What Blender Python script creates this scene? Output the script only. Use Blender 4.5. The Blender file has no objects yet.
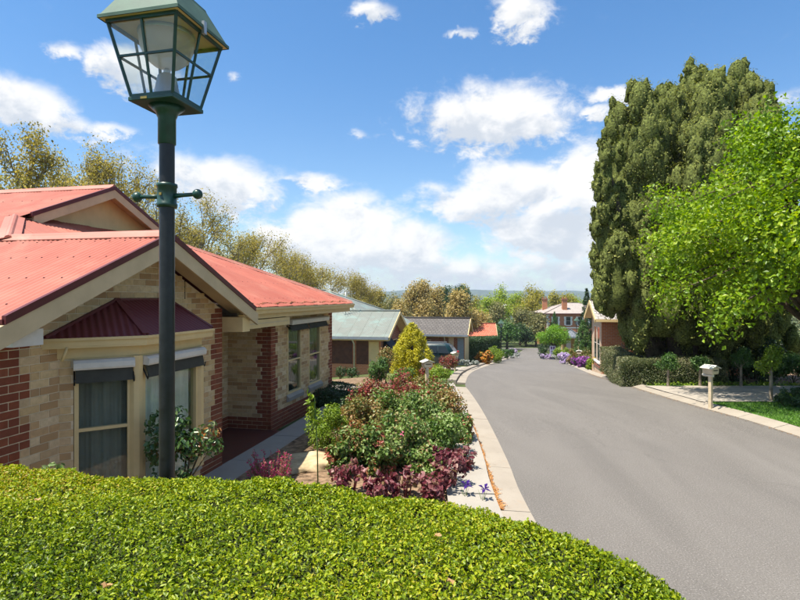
import bpy, bmesh, math, random
import numpy as np
from mathutils import Vector, Matrix

# ------------------------------------------------------------------ camera, sky, sun, exposure
SC = bpy.context.scene
COL = SC.collection
F, HY, CZ = 533.0, 297.0, 2.95            # focal length in px of an 800 px wide frame, horizon row, eye height
TH = math.radians(11.66)                  # the houses and their street front turn this much from the view axis
cam_d = bpy.data.cameras.new('camera'); cam = bpy.data.objects.new('camera', cam_d); COL.objects.link(cam)
cam_d.sensor_width = 36; cam_d.lens = F/800*36; cam_d.shift_y = -(300-HY)/800
cam_d.clip_start = 0.05; cam_d.clip_end = 20000
cam.location = (0, 0, CZ); cam.rotation_euler = (math.pi/2, 0, 0)
SC.camera = cam
SUN_EL = math.radians(68); SUN_H = Vector((-0.90, -0.43)).normalized()
SUN_DIR = Vector((SUN_H.x*math.cos(SUN_EL), SUN_H.y*math.cos(SUN_EL), math.sin(SUN_EL)))
sl = bpy.data.lights.new('sun', 'SUN'); sl.energy = 4.6; sl.angle = math.radians(0.5); sl.color = (1.0, 0.93, 0.80)
so = bpy.data.objects.new('sun', sl); COL.objects.link(so); so.location = (-30, -10, 40)
so.rotation_euler = SUN_DIR.to_track_quat('Z', 'Y').to_euler()
SC.view_settings.view_transform = 'Standard'; SC.view_settings.look = 'None'
SC.view_settings.exposure = 1.07; SC.view_settings.gamma = 1.0; SC.view_settings.use_curve_mapping = False
SC.render.engine = 'CYCLES'
SC.cycles.use_denoising = True
SC.cycles.use_adaptive_sampling = True; SC.cycles.adaptive_threshold = .025
SC.cycles.max_bounces = 6; SC.cycles.diffuse_bounces = 2; SC.cycles.glossy_bounces = 3
SC.cycles.transmission_bounces = 5; SC.cycles.transparent_max_bounces = 10; SC.cycles.volume_bounces = 0
SC.cycles.caustics_reflective = False; SC.cycles.caustics_refractive = False

class NT:
    """tiny helper to write node trees as expressions"""
    def __init__(s, t): s.t = t
    def n(s, ty, **kw):
        x = s.t.nodes.new(ty)
        for k, v in kw.items(): setattr(x, k, v)
        return x
    def link(s, a, b): s.t.links.new(a, b)
    def put(s, sock, v):
        if hasattr(v, 'is_linked'): s.link(v, sock)
        elif v is not None:
            if sock.type == 'RGBA' and len(v) == 3: v = (*v, 1)
            sock.default_value = v
    def m(s, op, a, b=None, c=None, clamp=False):
        x = s.n('ShaderNodeMath', operation=op, use_clamp=clamp)
        for i, v in enumerate((a, b, c)):
            if v is not None: s.put(x.inputs[i], v)
        return x.outputs[0]
    def vm(s, op, a, b=None):
        x = s.n('ShaderNodeVectorMath', operation=op); s.put(x.inputs[0], a)
        if b is not None: s.put(x.inputs[1], b)
        return x.outputs[0]
    def noise(s, vec, scale, detail=4, rough=0.55, dist=0.0):
        x = s.n('ShaderNodeTexNoise'); s.put(x.inputs['Vector'], vec)
        x.inputs['Scale'].default_value = scale; x.inputs['Detail'].default_value = detail
        x.inputs['Roughness'].default_value = rough; x.inputs['Distortion'].default_value = dist
        return x.outputs['Fac']
    def mix(s, f, a, b, mode='MIX'):
        x = s.n('ShaderNodeMix', data_type='RGBA', blend_type=mode)
        s.put(x.inputs[0], f); s.put(x.inputs[6], a); s.put(x.inputs[7], b)
        return x.outputs[2]
    def ramp(s, f, stops):
        x = s.n('ShaderNodeValToRGB'); e = x.color_ramp.elements
        while len(e) < len(stops): e.new(0.5)
        for i, (p, c) in enumerate(stops):
            e[i].position = p; e[i].color = (*c, 1) if len(c) == 3 else c
        s.put(x.inputs[0], f)
        return x.outputs[0]
    def mr(s, v, a, b, c=0.0, d=1.0, smooth=True):
        x = s.n('ShaderNodeMapRange', interpolation_type='SMOOTHSTEP' if smooth else 'LINEAR')
        s.put(x.inputs['Value'], v)
        for k, w in (('From Min', a), ('From Max', b), ('To Min', c), ('To Max', d)): s.put(x.inputs[k], w)
        return x.outputs['Result']

# ---- world: clear spring sky with cumulus; the clouds live in azimuth / elevation
W = bpy.data.worlds.new('World'); SC.world = W; W.use_nodes = True
g = NT(W.node_tree); W.node_tree.nodes.clear()
sky = g.n('ShaderNodeTexSky', sky_type='NISHITA', sun_disc=False)
sky.sun_elevation = SUN_EL; sky.sun_rotation = math.atan2(SUN_H.x, SUN_H.y)
sky.altitude = 300; sky.air_density = 1.0; sky.dust_density = 0.7; sky.ozone_density = 2.2
tc = g.n('ShaderNodeTexCoord').outputs['Generated']
sx = g.n('ShaderNodeSeparateXYZ'); g.link(tc, sx.inputs[0])
az = g.m('ARCTAN2', sx.outputs[0], sx.outputs[1]); el = g.m('ARCSINE', sx.outputs[2])
def A(px): return math.atan((px-400)/F)
def E(px, py): return math.atan((HY-py)/F*math.cos(A(px)))
CLOUDS = [  # px centre, half sizes in px, weight: read off the picture, kept as angles on the sky
 (490, 118, 76, 34, 1.05), (455, 110, 40, 26, .7), (535, 128, 46, 24, .8), (475, 92, 22, 18, .6),
 (520, 190, 66, 30, 1.0), (470, 205, 62, 24, .85), (580, 185, 50, 48, 1.0), (560, 235, 90, 34, 1.0), (440, 190, 24, 12, .5),
 (345, 238, 74, 40, 1.1), (405, 250, 52, 34, 1.0), (300, 245, 50, 24, .9), (360, 205, 34, 18, .7), (620, 215, 60, 60, .9),
 (222, 185, 56, 28, 1.05), (180, 172, 46, 22, .8), (255, 198, 30, 16, .6), (318, 182, 30, 10, .75), (292, 179, 18, 8, .5),
 (22, 106, 56, 26, 1.05), (62, 124, 40, 16, .7), (112, 130, 34, 9, .62), (132, 68, 44, 24, .95), (105, 60, 26, 16, .7), (62, 50, 28, 13, .72), (235, 75, 12, 6, .45),
 (515, 16, 36, 24, 1.0), (530, 36, 16, 10, .6), (464, 33, 20, 7, .6), (372, 11, 26, 11, .72), (360, 134, 12, 6, .45), (390, 130, 8, 5, .35),
 (600, 112, 24, 8, .75), (620, 95, 26, 9, .8), (780, 97, 30, 12, .6), (450, 275, 150, 24, .75), (560, 272, 90, 20, .75), (250, 262, 120, 22, .5)]
comb = g.n('ShaderNodeCombineXYZ'); g.put(comb.inputs[0], az); g.put(comb.inputs[1], g.m('MULTIPLY', el, 1.5)); V2 = comb.outputs[0]
n1 = g.noise(V2, 9.0, 8, .6, .3); n2 = g.noise(V2, 28.0, 8, .66, .3)
wob = g.m('MULTIPLY', g.m('SUBTRACT', n1, .5), .10)
azw = g.m('ADD', az, wob); elw = g.m('ADD', el, g.m('MULTIPLY', g.m('SUBTRACT', n2, .5), .05))
dens = None; hgt = None
for (px, py, rx, ry, w) in CLOUDS:
    a0, e0 = A(px), E(px, py)
    ra, re = (A(px+rx)-A(px-rx))/2, (E(px, py-ry)-E(px, py+ry))/2
    dx = g.m('MULTIPLY', g.m('SUBTRACT', azw, a0), 1/ra); dy = g.m('MULTIPLY', g.m('SUBTRACT', elw, e0), 1/re)
    r2 = g.m('MULTIPLY_ADD', dx, dx, g.m('MULTIPLY', dy, dy))
    b = g.m('MULTIPLY', g.m('EXPONENT', g.m('MULTIPLY', r2, -.85)), w)
    hb = g.m('MULTIPLY', dy, b)
    dens = b if dens is None else g.m('SMOOTH_MAX', dens, b, .12)
    hgt = hb if hgt is None else g.m('ADD', hgt, hb)
# the same kind of sky goes on all round, outside the part that the photograph shows
base = g.noise(V2, 2.3, 3, .5)
away = g.mr(g.m('ABSOLUTE', az), .72, 1.0); up = g.mr(el, .52, .7)
out = g.m('MULTIPLY', g.m('MAXIMUM', away, up), g.mr(base, .46, .66))
dens = g.m('MAXIMUM', dens, out)
fb = g.m('ADD', g.m('MULTIPLY', g.m('SUBTRACT', n1, .5), 1.0), g.m('MULTIPLY', g.m('SUBTRACT', n2, .5), 1.05))
cd = g.m('ADD', dens, fb)
alpha = g.m('MULTIPLY', g.mr(cd, .24, .74), g.mr(dens, .05, .25))
alpha = g.m('MULTIPLY', alpha, .96)
# relief: lit from the upper left, greyer towards flat bases
sh = g.n('ShaderNodeVectorMath', operation='ADD'); g.put(sh.inputs[0], V2); sh.inputs[1].default_value = (-.018, .03, 0)
n3 = g.noise(sh.outputs[0], 9.0, 5, .58, .3)
rel = g.m('ADD', g.m('MULTIPLY', g.m('SUBTRACT', n1, n3), 2.2), g.m('MULTIPLY', hgt, .55))
lit = g.mr(rel, -.42, .30)
ccol = g.mix(lit, (4.0, 4.3, 4.75), (6.1, 6.05, 6.0))
hz = g.mr(el, .0, .10, .35, 1.0)
skyc = g.mix(1.0, sky.outputs[0], g.mix(g.mr(el, .02, .5), (.90, 1.0, 1.04), (.60, .95, 1.16)), 'MULTIPLY')
wc = g.mix(g.m('MULTIPLY', alpha, 1.0), skyc, ccol)
bg = g.n('ShaderNodeBackground'); g.link(wc, bg.inputs[0]); bg.inputs[1].default_value = 0.084
W.cycles.sampling_method = 'MANUAL'; W.cycles.sample_map_resolution = 512
wo = g.n('ShaderNodeOutputWorld'); g.link(bg.outputs[0], wo.inputs[0])

# ------------------------------------------------------------------ helpers
RNG = np.random.default_rng(11)
def R(seed): return np.random.default_rng(seed)
_sy = np.arange(-60, 6001, 1.0)
_sl = np.interp(_sy, [-60, 11, 19, 62, 72, 92, 105, 150, 260, 6000], [0, 0, .088, .088, .06, .05, .03, .02, .0, .0])
_sz = -np.cumsum(_sl); _sz -= np.interp(0, _sy, _sz)
def sst(a, b, x): t = np.clip((np.asarray(x, float)-a)/(b-a), 0, 1); return t*t*(3-2*t)
def gz(x, y):
    """height of the ground: level by the near houses, then the street falls away"""
    z = np.interp(y, _sy, _sz)
    z = z - .35*sst(19, 30, y)*(1-sst(46, 60, y))*sst(-.5, -5, x)
    return z
def gxy(px, py):
    """point of the road surface seen at a pixel"""
    d = np.linspace(3, 300, 30000); x = (px-400)/F*d
    h = CZ-gz(x, d); i = np.argmin(np.abs(h/d-(py-HY)/F))
    return float(x[i]), float(d[i])
def at(px, d): return ((px-400)/F*d, d)
def P3(px, py, d): return Vector(((px-400)/F*d, d, CZ+(HY-py)/F*d))

def tag(o, label=None, cat=None, group=None, kind=None):
    if label: o['label'] = label
    if cat: o['category'] = cat
    if group: o['group'] = group
    if kind: o['kind'] = kind
    return o
def empty(name, loc, rz=0.0, **kw):
    o = bpy.data.objects.new(name, None); COL.objects.link(o); o.location = loc; o.rotation_euler = (0, 0, rz)
    o.empty_display_size = .2
    return tag(o, **kw)
def link(name, me, parent=None, loc=None, rz=None, **kw):
    o = bpy.data.objects.new(name, me); COL.objects.link(o)
    if parent is not None: o.parent = parent
    if loc is not None: o.location = loc
    if rz is not None: o.rotation_euler = (0, 0, rz)
    return tag(o, **kw)
def np_mesh(name, V, Fs, mat, attr=None, smooth=False):
    """V (n,3), Fs (m,k) of one face size"""
    V = np.ascontiguousarray(V, np.float32); Fs = np.ascontiguousarray(Fs, np.int32)
    me = bpy.data.meshes.new(name); k = Fs.shape[1]
    me.vertices.add(len(V)); me.vertices.foreach_set('co', V.ravel())
    me.loops.add(Fs.size); me.loops.foreach_set('vertex_index', Fs.ravel())
    me.polygons.add(len(Fs)); me.polygons.foreach_set('loop_start', np.arange(0, Fs.size, k, dtype=np.int32))
    me.polygons.foreach_set('use_smooth', np.full(len(Fs), bool(smooth)))
    if attr is not None:
        a = me.attributes.new('rnd', 'FLOAT', 'POINT'); a.data.foreach_set('value', np.ascontiguousarray(attr, np.float32))
    me.update(calc_edges=True)
    if mat: me.materials.append(mat)
    return me

class MB:
    """collects solids; build() makes ONE mesh object of them"""
    def __init__(s): s.v = []; s.f = []; s.sm = []
    def add(s, V, Fs, smooth=False):
        b = len(s.v); s.v += [tuple(p) for p in V]; s.f += [tuple(b+i for i in q) for q in Fs]; s.sm += [smooth]*len(Fs); return s
    def box(s, lo, hi):
        (a, b, c), (d, e, f) = lo, hi
        return s.add([(a,b,c),(d,b,c),(d,e,c),(a,e,c),(a,b,f),(d,b,f),(d,e,f),(a,e,f)], [(0,3,2,1),(4,5,6,7),(0,1,5,4),(1,2,6,5),(2,3,7,6),(3,0,4,7)])
    def hexa(s, p):   # 8 points, bottom ring then top ring
        return s.add(p, [(0,3,2,1),(4,5,6,7),(0,1,5,4),(1,2,6,5),(2,3,7,6),(3,0,4,7)])
    def bar(s, a, b, w, h, up=(0,0,1)):
        a, b = Vector(a), Vector(b); d = (b-a).normalized(); u = Vector(up); r = d.cross(u)
        if r.length < 1e-5: r = d.cross(Vector((1,0,0)))
        r.normalize(); u = r.cross(d); r *= w/2; u *= h/2
        return s.hexa([a-r-u, a+r-u, b+r-u, b-r-u, a-r+u, a+r+u, b+r+u, b-r+u])
    def prism(s, poly, off):
        n = len(poly); off = Vector(off); p = [Vector(q) for q in poly]
        return s.add(p+[q+off for q in p], [tuple(range(n))[::-1], tuple(range(n, 2*n))]+[(i, (i+1) % n, n+(i+1) % n, n+i) for i in range(n)])
    def tube(s, pts, rad, n=8, cap=True, smooth=True):
        pts = [Vector(p) for p in pts]; b = len(s.v); m = len(pts)
        if not hasattr(rad, '__len__'): rad = [rad]*m
        prev = None
        for i, p in enumerate(pts):
            t = (pts[min(i+1, m-1)]-pts[max(i-1, 0)]).normalized()
            if prev is None:
                r = t.cross(Vector((0,0,1)));
                if r.length < 1e-3: r = t.cross(Vector((0,1,0)))
            else: r = prev-t*prev.dot(t)
            r.normalize(); prev = r; q = t.cross(r)
            for k in range(n):
                a = 2*math.pi*k/n; s.v.append(tuple(p+(r*math.cos(a)+q*math.sin(a))*rad[i]))
        for i in range(m-1):
            for k in range(n):
                s.f.append((b+i*n+k, b+i*n+(k+1) % n, b+(i+1)*n+(k+1) % n, b+(i+1)*n+k)); s.sm.append(smooth)
        if cap:
            s.f += [tuple(b+k for k in range(n))[::-1], tuple(b+(m-1)*n+k for k in range(n))]; s.sm += [False, False]
        return s
    def lathe(s, prof, c=(0,0,0), n=20, smooth=True, rot=0.0):
        b = len(s.v); m = len(prof)
        for (r, z) in prof:
            for k in range(n):
                a = 2*math.pi*k/n+rot; s.v.append((c[0]+r*math.cos(a), c[1]+r*math.sin(a), c[2]+z))
        for i in range(m-1):
            for k in range(n):
                s.f.append((b+i*n+k, b+i*n+(k+1) % n, b+(i+1)*n+(k+1) % n, b+(i+1)*n+k)); s.sm.append(smooth)
        return s
    def mesh(s, name, mat, off=(0,0,0), bevel=0.0):
        me = bpy.data.meshes.new(name); o = Vector(off)
        me.from_pydata([tuple(Vector(p)-o) for p in s.v], [], s.f)
        me.polygons.foreach_set('use_smooth', s.sm); me.update()
        if bevel:
            bm = bmesh.new(); bm.from_mesh(me)
            bmesh.ops.bevel(bm, geom=[e for e in bm.edges if len(e.link_faces) == 2 and e.calc_face_angle(0) > .6], offset=bevel, segments=1, affect='EDGES')
            bm.to_mesh(me); bm.free()
        me.materials.append(mat); return me
    def build(s, name, mat, parent=None, off=(0,0,0), bevel=0.0, **kw):
        return link(name, s.mesh(name, mat, off, bevel), parent, **kw)

# ------------------------------------------------------------------ materials
def newmat(name):
    m = bpy.data.materials.new(name); m.use_nodes = True; m.node_tree.nodes.clear()
    return m, NT(m.node_tree)
def finish(g, shader, disp=None):
    o = g.n('ShaderNodeOutputMaterial'); g.link(shader, o.inputs[0])
def bump(g, h, strength=.4, dist=.01):
    b = g.n('ShaderNodeBump'); b.inputs['Strength'].default_value = strength; b.inputs['Distance'].default_value = dist
    g.link(h, b.inputs['Height']); return b.outputs[0]
def pbsdf(g, col, rough=.6, spec=.4, metal=0.0, normal=None):
    p = g.n('ShaderNodeBsdfPrincipled'); g.put(p.inputs['Base Color'], col); g.put(p.inputs['Roughness'], rough)
    p.inputs['Specular IOR Level'].default_value = spec; p.inputs['Metallic'].default_value = metal
    if normal is not None: g.link(normal, p.inputs['Normal'])
    return p
def M(name, col, rough=.6, spec=.4, metal=0.0, var=.18, scale=6.0, bmp=.15, bscale=60.0, dirt=None, dirt_amt=.35):
    """painted / plain surface with uneven tone, fine relief and some weathering"""
    m, g = newmat(name); oc = g.n('ShaderNodeTexCoord').outputs['Object']
    n = g.noise(oc, scale, 5, .6); c2 = tuple(max(0, c*(1-var*1.6)) for c in col); c1 = tuple(min(1, c*(1+var)) for c in col)
    c = g.ramp(n, [(.3, c2), (.7, c1)])
    if dirt:
        d = g.mr(g.noise(oc, scale*.37, 6, .7, .6), .52, .78, 0, dirt_amt); c = g.mix(d, c, dirt)
    fine = g.noise(oc, bscale, 3, .6)
    r = g.m('ADD', rough-.08, g.m('MULTIPLY', n, .16), clamp=True)
    p = pbsdf(g, c, r, spec, metal, bump(g, fine, bmp, .006) if bmp else None)
    finish(g, p.outputs[0]); return m
def LEAF(name, cols, trans=.35, rough=.45, spec=.35, gain=1.0):
    """leaves: colour per leaf from the 'rnd' attribute, light comes through"""
    m, g = newmat(name); a = g.n('ShaderNodeAttribute', attribute_name='rnd').outputs['Fac']
    k = len(cols); c = g.ramp(a, [((i+.5)/k, tuple(x*gain for x in cc)) for i, cc in enumerate(cols)])
    p = pbsdf(g, c, rough, spec)
    t = g.n('ShaderNodeBsdfTranslucent'); hs = g.n('ShaderNodeHueSaturation'); hs.inputs['Saturation'].default_value = 1.15; hs.inputs['Value'].default_value = 1.25
    g.link(c, hs.inputs['Color']); g.link(hs.outputs[0], t.inputs[0])
    x = g.n('ShaderNodeMixShader'); x.inputs[0].default_value = trans; g.link(p.outputs[0], x.inputs[1]); g.link(t.outputs[0], x.inputs[2])
    finish(g, x.outputs[0]); return m
def GLASS(name, tint=(.92,.95,.95), refl=1.0, haze=.0):
    m, g = newmat(name); fr = g.n('ShaderNodeLayerWeight'); fc = g.m('POWER', fr.outputs['Facing'], 4.5); fc = g.m('MULTIPLY_ADD', fc, .9, .045)
    t = g.n('ShaderNodeBsdfTransparent'); g.put(t.inputs[0], tint); gl = g.n('ShaderNodeBsdfGlossy'); gl.inputs['Roughness'].default_value = .02
    x = g.n('ShaderNodeMixShader'); g.put(x.inputs[0], g.m('MULTIPLY', fc, refl, clamp=True)); g.link(t.outputs[0], x.inputs[1]); g.link(gl.outputs[0], x.inputs[2])
    finish(g, x.outputs[0]); return m
def BRICKMAT(name, a, b, mortar, scale=1.0):
    """far brick walls, where single bricks can no longer be told apart"""
    m, g = newmat(name); oc = g.n('ShaderNodeTexCoord').outputs['Object']
    s = g.n('ShaderNodeSeparateXYZ'); g.link(oc, s.inputs[0]); ge = g.n('ShaderNodeNewGeometry')
    cx = g.n('ShaderNodeCombineXYZ'); g.put(cx.inputs[0], g.m('ADD', s.outputs[0], s.outputs[1])); g.put(cx.inputs[1], s.outputs[2])
    t = g.n('ShaderNodeTexBrick'); g.link(cx.outputs[0], t.inputs['Vector'])
    t.inputs['Scale'].default_value = scale; t.inputs['Brick Width'].default_value = .24; t.inputs['Row Height'].default_value = .086
    t.inputs['Mortar Size'].default_value = .008; t.inputs['Bias'].default_value = 0
    g.put(t.inputs['Color1'], a); g.put(t.inputs['Color2'], b); g.put(t.inputs['Mortar'], mortar)
    n = g.noise(oc, 3, 5, .6); c = g.mix(g.mr(n, .35, .75, 0, .25), t.outputs['Color'], tuple(x*.6 for x in a))
    p = pbsdf(g, c, .85, .2, normal=bump(g, t.outputs['Fac'], -.3, .008)); finish(g, p.outputs[0]); return m
def PIECE(name, cols, rough=.85, bscale=45.0):
    """single bricks: tone from the object's own random number or from the 'rnd' attribute of joined ones"""
    m, g = newmat(name); oc = g.n('ShaderNodeTexCoord').outputs['Object']
    r = g.n('ShaderNodeObjectInfo').outputs['Random']; a = g.n('ShaderNodeAttribute', attribute_name='rnd').outputs['Fac']
    f = g.m('FRACT', g.m('ADD', r, g.m('MULTIPLY', a, 1.0)))
    k = len(cols); c = g.ramp(f, [((i+.5)/k, cc) for i, cc in enumerate(cols)])
    wv = g.n('ShaderNodeVectorMath', operation='ADD'); g.link(oc, wv.inputs[0]); cc3 = g.n('ShaderNodeCombineXYZ')
    for i in range(3): g.put(cc3.inputs[i], g.m('MULTIPLY', f, 37.0+i*11))
    g.link(cc3.outputs[0], wv.inputs[1])
    n = g.noise(wv.outputs[0], 14, 5, .65); c = g.mix(g.mr(n, .3, .75, 0, .45), c, tuple(x*.55 for x in cols[0]))
    fine = g.noise(wv.outputs[0], bscale, 4, .6)
    p = pbsdf(g, c, rough, .25, normal=bump(g, fine, .5, .006)); finish(g, p.outputs[0]); return m

HAZE = 0.00022
# ---- materials
m_asph, g = newmat('asphalt'); oc = g.n('ShaderNodeTexCoord').outputs['Object']
st = g.n('ShaderNodeMapping'); st.inputs['Scale'].default_value = (.95, .16, 1); g.link(oc, st.inputs[0])
big = g.noise(st.outputs[0], .9, 5, .6, .8); spk = g.noise(oc, 55, 3, .75); mid = g.noise(oc, 1.6, 6, .65)
c = g.ramp(big, [(.3, (.118, .108, .099)), (.5, (.140, .128, .117)), (.72, (.160, .147, .134))])
c = g.mix(g.mr(mid, .35, .75, 0, .30), c, (.125, .112, .100))
c = g.mix(g.mr(spk, .54, .70, 0, .75), c, (.34, .315, .29)); c = g.mix(g.mr(spk, .46, .32, 0, .75), c, (.05, .045, .04))
vor = g.n('ShaderNodeTexVoronoi', feature='DISTANCE_TO_EDGE'); wv = g.n('ShaderNodeVectorMath', operation='ADD'); g.link(oc, wv.inputs[0])
nz = g.n('ShaderNodeTexNoise'); nz.inputs['Scale'].default_value = 1.3; nz.inputs['Detail'].default_value = 5; g.link(oc, nz.inputs['Vector']); g.link(nz.outputs['Color'], wv.inputs[1])
g.link(wv.outputs[0], vor.inputs['Vector']); vor.inputs['Scale'].default_value = .16
crk = g.m('MULTIPLY', g.mr(vor.outputs['Distance'], .004, .0), g.mr(g.noise(oc, .35, 3), .45, .55)); c = g.mix(g.m('MULTIPLY', crk, .28), c, (.05, .045, .04))
st_ = g.noise(oc, .55, 4, .5, .6); c = g.mix(g.mr(st_, .66, .74, 0, .22), c, (.06, .055, .05)); c = g.mix(g.mr(g.noise(oc, 3.2, 3, .5), .74, .8, 0, .35), c, (.05, .045, .04))
p = pbsdf(g, c, .82, .3, normal=bump(g, spk, .7, .006)); finish(g, p.outputs[0])

def CONC(name, a, b, dark, rust=None):
    m, g = newmat(name); oc = g.n('ShaderNodeTexCoord').outputs['Object']
    n = g.noise(oc, 1.3, 7, .65, .4); f = g.noise(oc, 70, 4, .7); c = g.ramp(n, [(.28, a), (.72, b)])
    c = g.mix(g.mr(g.noise(oc, 4.5, 6, .7), .55, .8, 0, .45), c, dark); c = g.mix(g.mr(f, .55, .75, 0, .3), c, dark)
    if rust: c = g.mix(g.mr(g.noise(oc, .8, 5, .7, 1.0), .55, .72, 0, .5), c, rust)
    p = pbsdf(g, c, .85, .25, normal=bump(g, f, .45, .004)); finish(g, p.outputs[0]); return m
m_conc = CONC('path concrete', (.28, .255, .22), (.345, .315, .275), (.19, .17, .145))
m_kerb = CONC('kerb concrete', (.265, .228, .185), (.325, .285, .235), (.18, .148, .115), (.31, .22, .145))
m_drive = CONC('driveway concrete', (.30, .265, .225), (.375, .335, .285), (.22, .19, .155))
m_soil = M('garden mulch', (.23, .155, .098), .95, .1, var=.5, scale=9, bmp=1.0, bscale=40, dirt=(.10, .065, .04), dirt_amt=.7)
m_ground = M('ground', (.075, .10, .035), .95, .1, var=.5, scale=.6, bmp=.6, bscale=12, dirt=(.16, .12, .07), dirt_amt=.6)
m_lawn = M('lawn turf', (.075, .16, .022), .9, .15, var=.4, scale=3, bmp=.8, bscale=60)
m_brick_r = PIECE('red brick', [(.25, .070, .034), (.19, .050, .028), (.30, .092, .045), (.22, .066, .036)])
m_brick_c = PIECE('cream brick', [(.60, .41, .205), (.70, .52, .30), (.37, .21, .10), (.68, .50, .27), (.52, .31, .15), (.73, .57, .36), (.45, .27, .13)])
m_mortar = M('mortar', (.68, .55, .37), .95, .1, var=.15, scale=8, bmp=.5)
m_cream = M('cream paint', (.66, .49, .24), .5, .4, var=.07, scale=3, bmp=.05, dirt=(.35, .27, .16), dirt_amt=.25)
m_barge = M('barge board paint', (.56, .43, .26), .55, .35, var=.08, scale=3, bmp=.08, dirt=(.36, .29, .2), dirt_amt=.25)
m_maroon = M('maroon trim', (.105, .018, .02), .45, .4, var=.15, bmp=.05)
m_white = M('awning box', (.62, .58, .52), .45, .4, var=.08, bmp=.03, dirt=(.4, .36, .3), dirt_amt=.3)
m_greyfab = M('grey awning canvas', (.062, .060, .050), .9, .1, var=.12, bmp=.3, bscale=300)
m_glass = GLASS('window glass', (.86, .9, .88), .75)
m_lglass = GLASS('lantern glass', (.95, .97, .97), .9)
m_curtain = M('net curtain', (.78, .75, .67), .9, .1, var=.12, scale=3, bmp=.1)
m_screen, g = newmat('fly screen'); p = pbsdf(g, (.10, .095, .08), .8, .2); tq = g.n('ShaderNodeBsdfTransparent'); xs = g.n('ShaderNodeMixShader'); xs.inputs[0].default_value = .74; g.link(p.outputs[0], xs.inputs[1]); g.link(tq.outputs[0], xs.inputs[2]); finish(g, xs.outputs[0])
m_dark = M('dark room', (.02, .02, .02), .9, .05, var=.1, bmp=0)
m_tilefl = M('porch tiles', (.10, .03, .024), .5, .4, var=.2, bmp=.15)
m_green = M('lamp green enamel', (.012, .055, .040), .38, .5, var=.25, scale=12, bmp=.08, dirt=(.10, .12, .10), dirt_amt=.25)
m_lroof = M('lantern roof enamel', (.075, .135, .10), .6, .25, var=.16, scale=8, bmp=.08)
m_post = M('lamp post paint', (.011, .012, .014), .4, .45, var=.35, scale=18, bmp=.2, dirt=(.04, .042, .045), dirt_amt=.4)
m_brass = M('brass tag', (.40, .27, .07), .4, .5, metal=.6, var=.15, bmp=.05)
m_bark = M('bark', (.10, .075, .052), .95, .1, var=.4, scale=5, bmp=1.0, bscale=25)
m_barkpale = M('pale bark', (.27, .225, .165), .95, .1, var=.35, scale=4, bmp=.8, bscale=25)
m_stem = M('green stem', (.09, .15, .035), .7, .25, var=.25, bmp=.2)
m_twig = M('twig', (.09, .065, .035), .9, .1, var=.3, bmp=.4)
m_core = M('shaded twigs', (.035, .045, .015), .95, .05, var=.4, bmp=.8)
m_steel = M('galvanised steel', (.42, .44, .46), .4, .5, metal=.7, var=.1, bmp=.05)

def ROOFM(name, a, b, dirt, rough=.55):
    m, g = newmat(name); oc = g.n('ShaderNodeTexCoord').outputs['Object']; r = g.n('ShaderNodeObjectInfo').outputs['Random']
    n = g.noise(oc, 2.2, 6, .6, .5); c = g.ramp(n, [(.3, a), (.72, b)])
    c = g.mix(g.m('MULTIPLY', r, .40), c, tuple(x*.70 for x in a)); c = g.mix(g.mr(g.noise(oc, .9, 5, .65, 1.0), .45, .75, 0, .35), c, (min(1, b[0]*1.15), min(1, b[1]*1.9), min(1, b[2]*2.0)))
    c = g.mix(g.mr(g.noise(oc, 7, 6, .75), .6, .85, 0, .4), c, dirt)
    p = pbsdf(g, c, rough, .45, normal=bump(g, g.noise(oc, 50, 3), .06, .004)); finish(g, p.outputs[0]); return m
m_roof = ROOFM('red roof paint', (.335, .082, .052), (.40, .120, .078), (.24, .10, .07))
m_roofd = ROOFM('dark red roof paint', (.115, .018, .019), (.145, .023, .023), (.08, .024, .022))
m_roofcap = ROOFM('ridge cap paint', (.42, .145, .10), (.48, .185, .135), (.30, .14, .10))
m_greenroof = ROOFM('grey green roof paint', (.172, .188, .165), (.215, .23, .205), (.145, .15, .13))
m_gutter_bl = M('blue grey gutter', (.20, .235, .275), .45, .4, var=.1, bmp=.04)

# ------------------------------------------------------------------ the ground, the street, paths
def axis(lo, hi, step, far):
    a = list(np.arange(lo, hi+.01, step)); s = step
    while a[-1] < far: s *= 1.35; a.append(a[-1]+s)
    s = step
    while a[0] > -far: s *= 1.35; a.insert(0, a[0]-s)
    return np.array(a)
GX, GY = axis(-30, 40, 1.0, 7000), axis(-12, 110, 1.0, 7000)
XX, YY = np.meshgrid(GX, GY)
ZZ = gz(XX, YY)-.06
V = np.stack([XX, YY, ZZ], -1).reshape(-1, 3); nx, ny = len(GX), len(GY)
ii = (np.arange(ny-1)[:, None]*nx+np.arange(nx-1)[None]).ravel()
link('ground', np_mesh('ground', V, np.stack([ii, ii+1, ii+nx+1, ii+nx], 1), m_ground, smooth=True), kind='structure')

def dense(pts, step=.35):
    """smooth curve through plan points"""
    p = np.array(pts, float); q = np.vstack([2*p[0]-p[1], p, 2*p[-1]-p[-2]]); o = []
    for i in range(len(p)-1):
        a, b, c, d = q[i:i+4]; n = max(2, int(np.linalg.norm(c-b)/step))
        for t in np.linspace(0, 1, n, endpoint=False):
            o.append(.5*((2*b)+(-a+c)*t+(2*a-5*b+4*c-d)*t*t+(-a+3*b-3*c+d)*t**3))
    o.append(p[-1]); return np.array(o)
def offs(c, d):
    """curve c moved to its left by d"""
    t = np.gradient(c, axis=0); t /= np.linalg.norm(t, axis=1)[:, None]
    return c+np.stack([-t[:, 1], t[:, 0]], 1)*d
LE = dense([(1.70, -6), (1.74, 2)]+[gxy(*p) for p in ((529, 510), (508, 462), (487.5, 420), (469, 391), (465.5, 383), (472.5, 372), (489, 365.2), (503, 360.2), (514, 356), (519, 352.5), (523, 350))])
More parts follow.
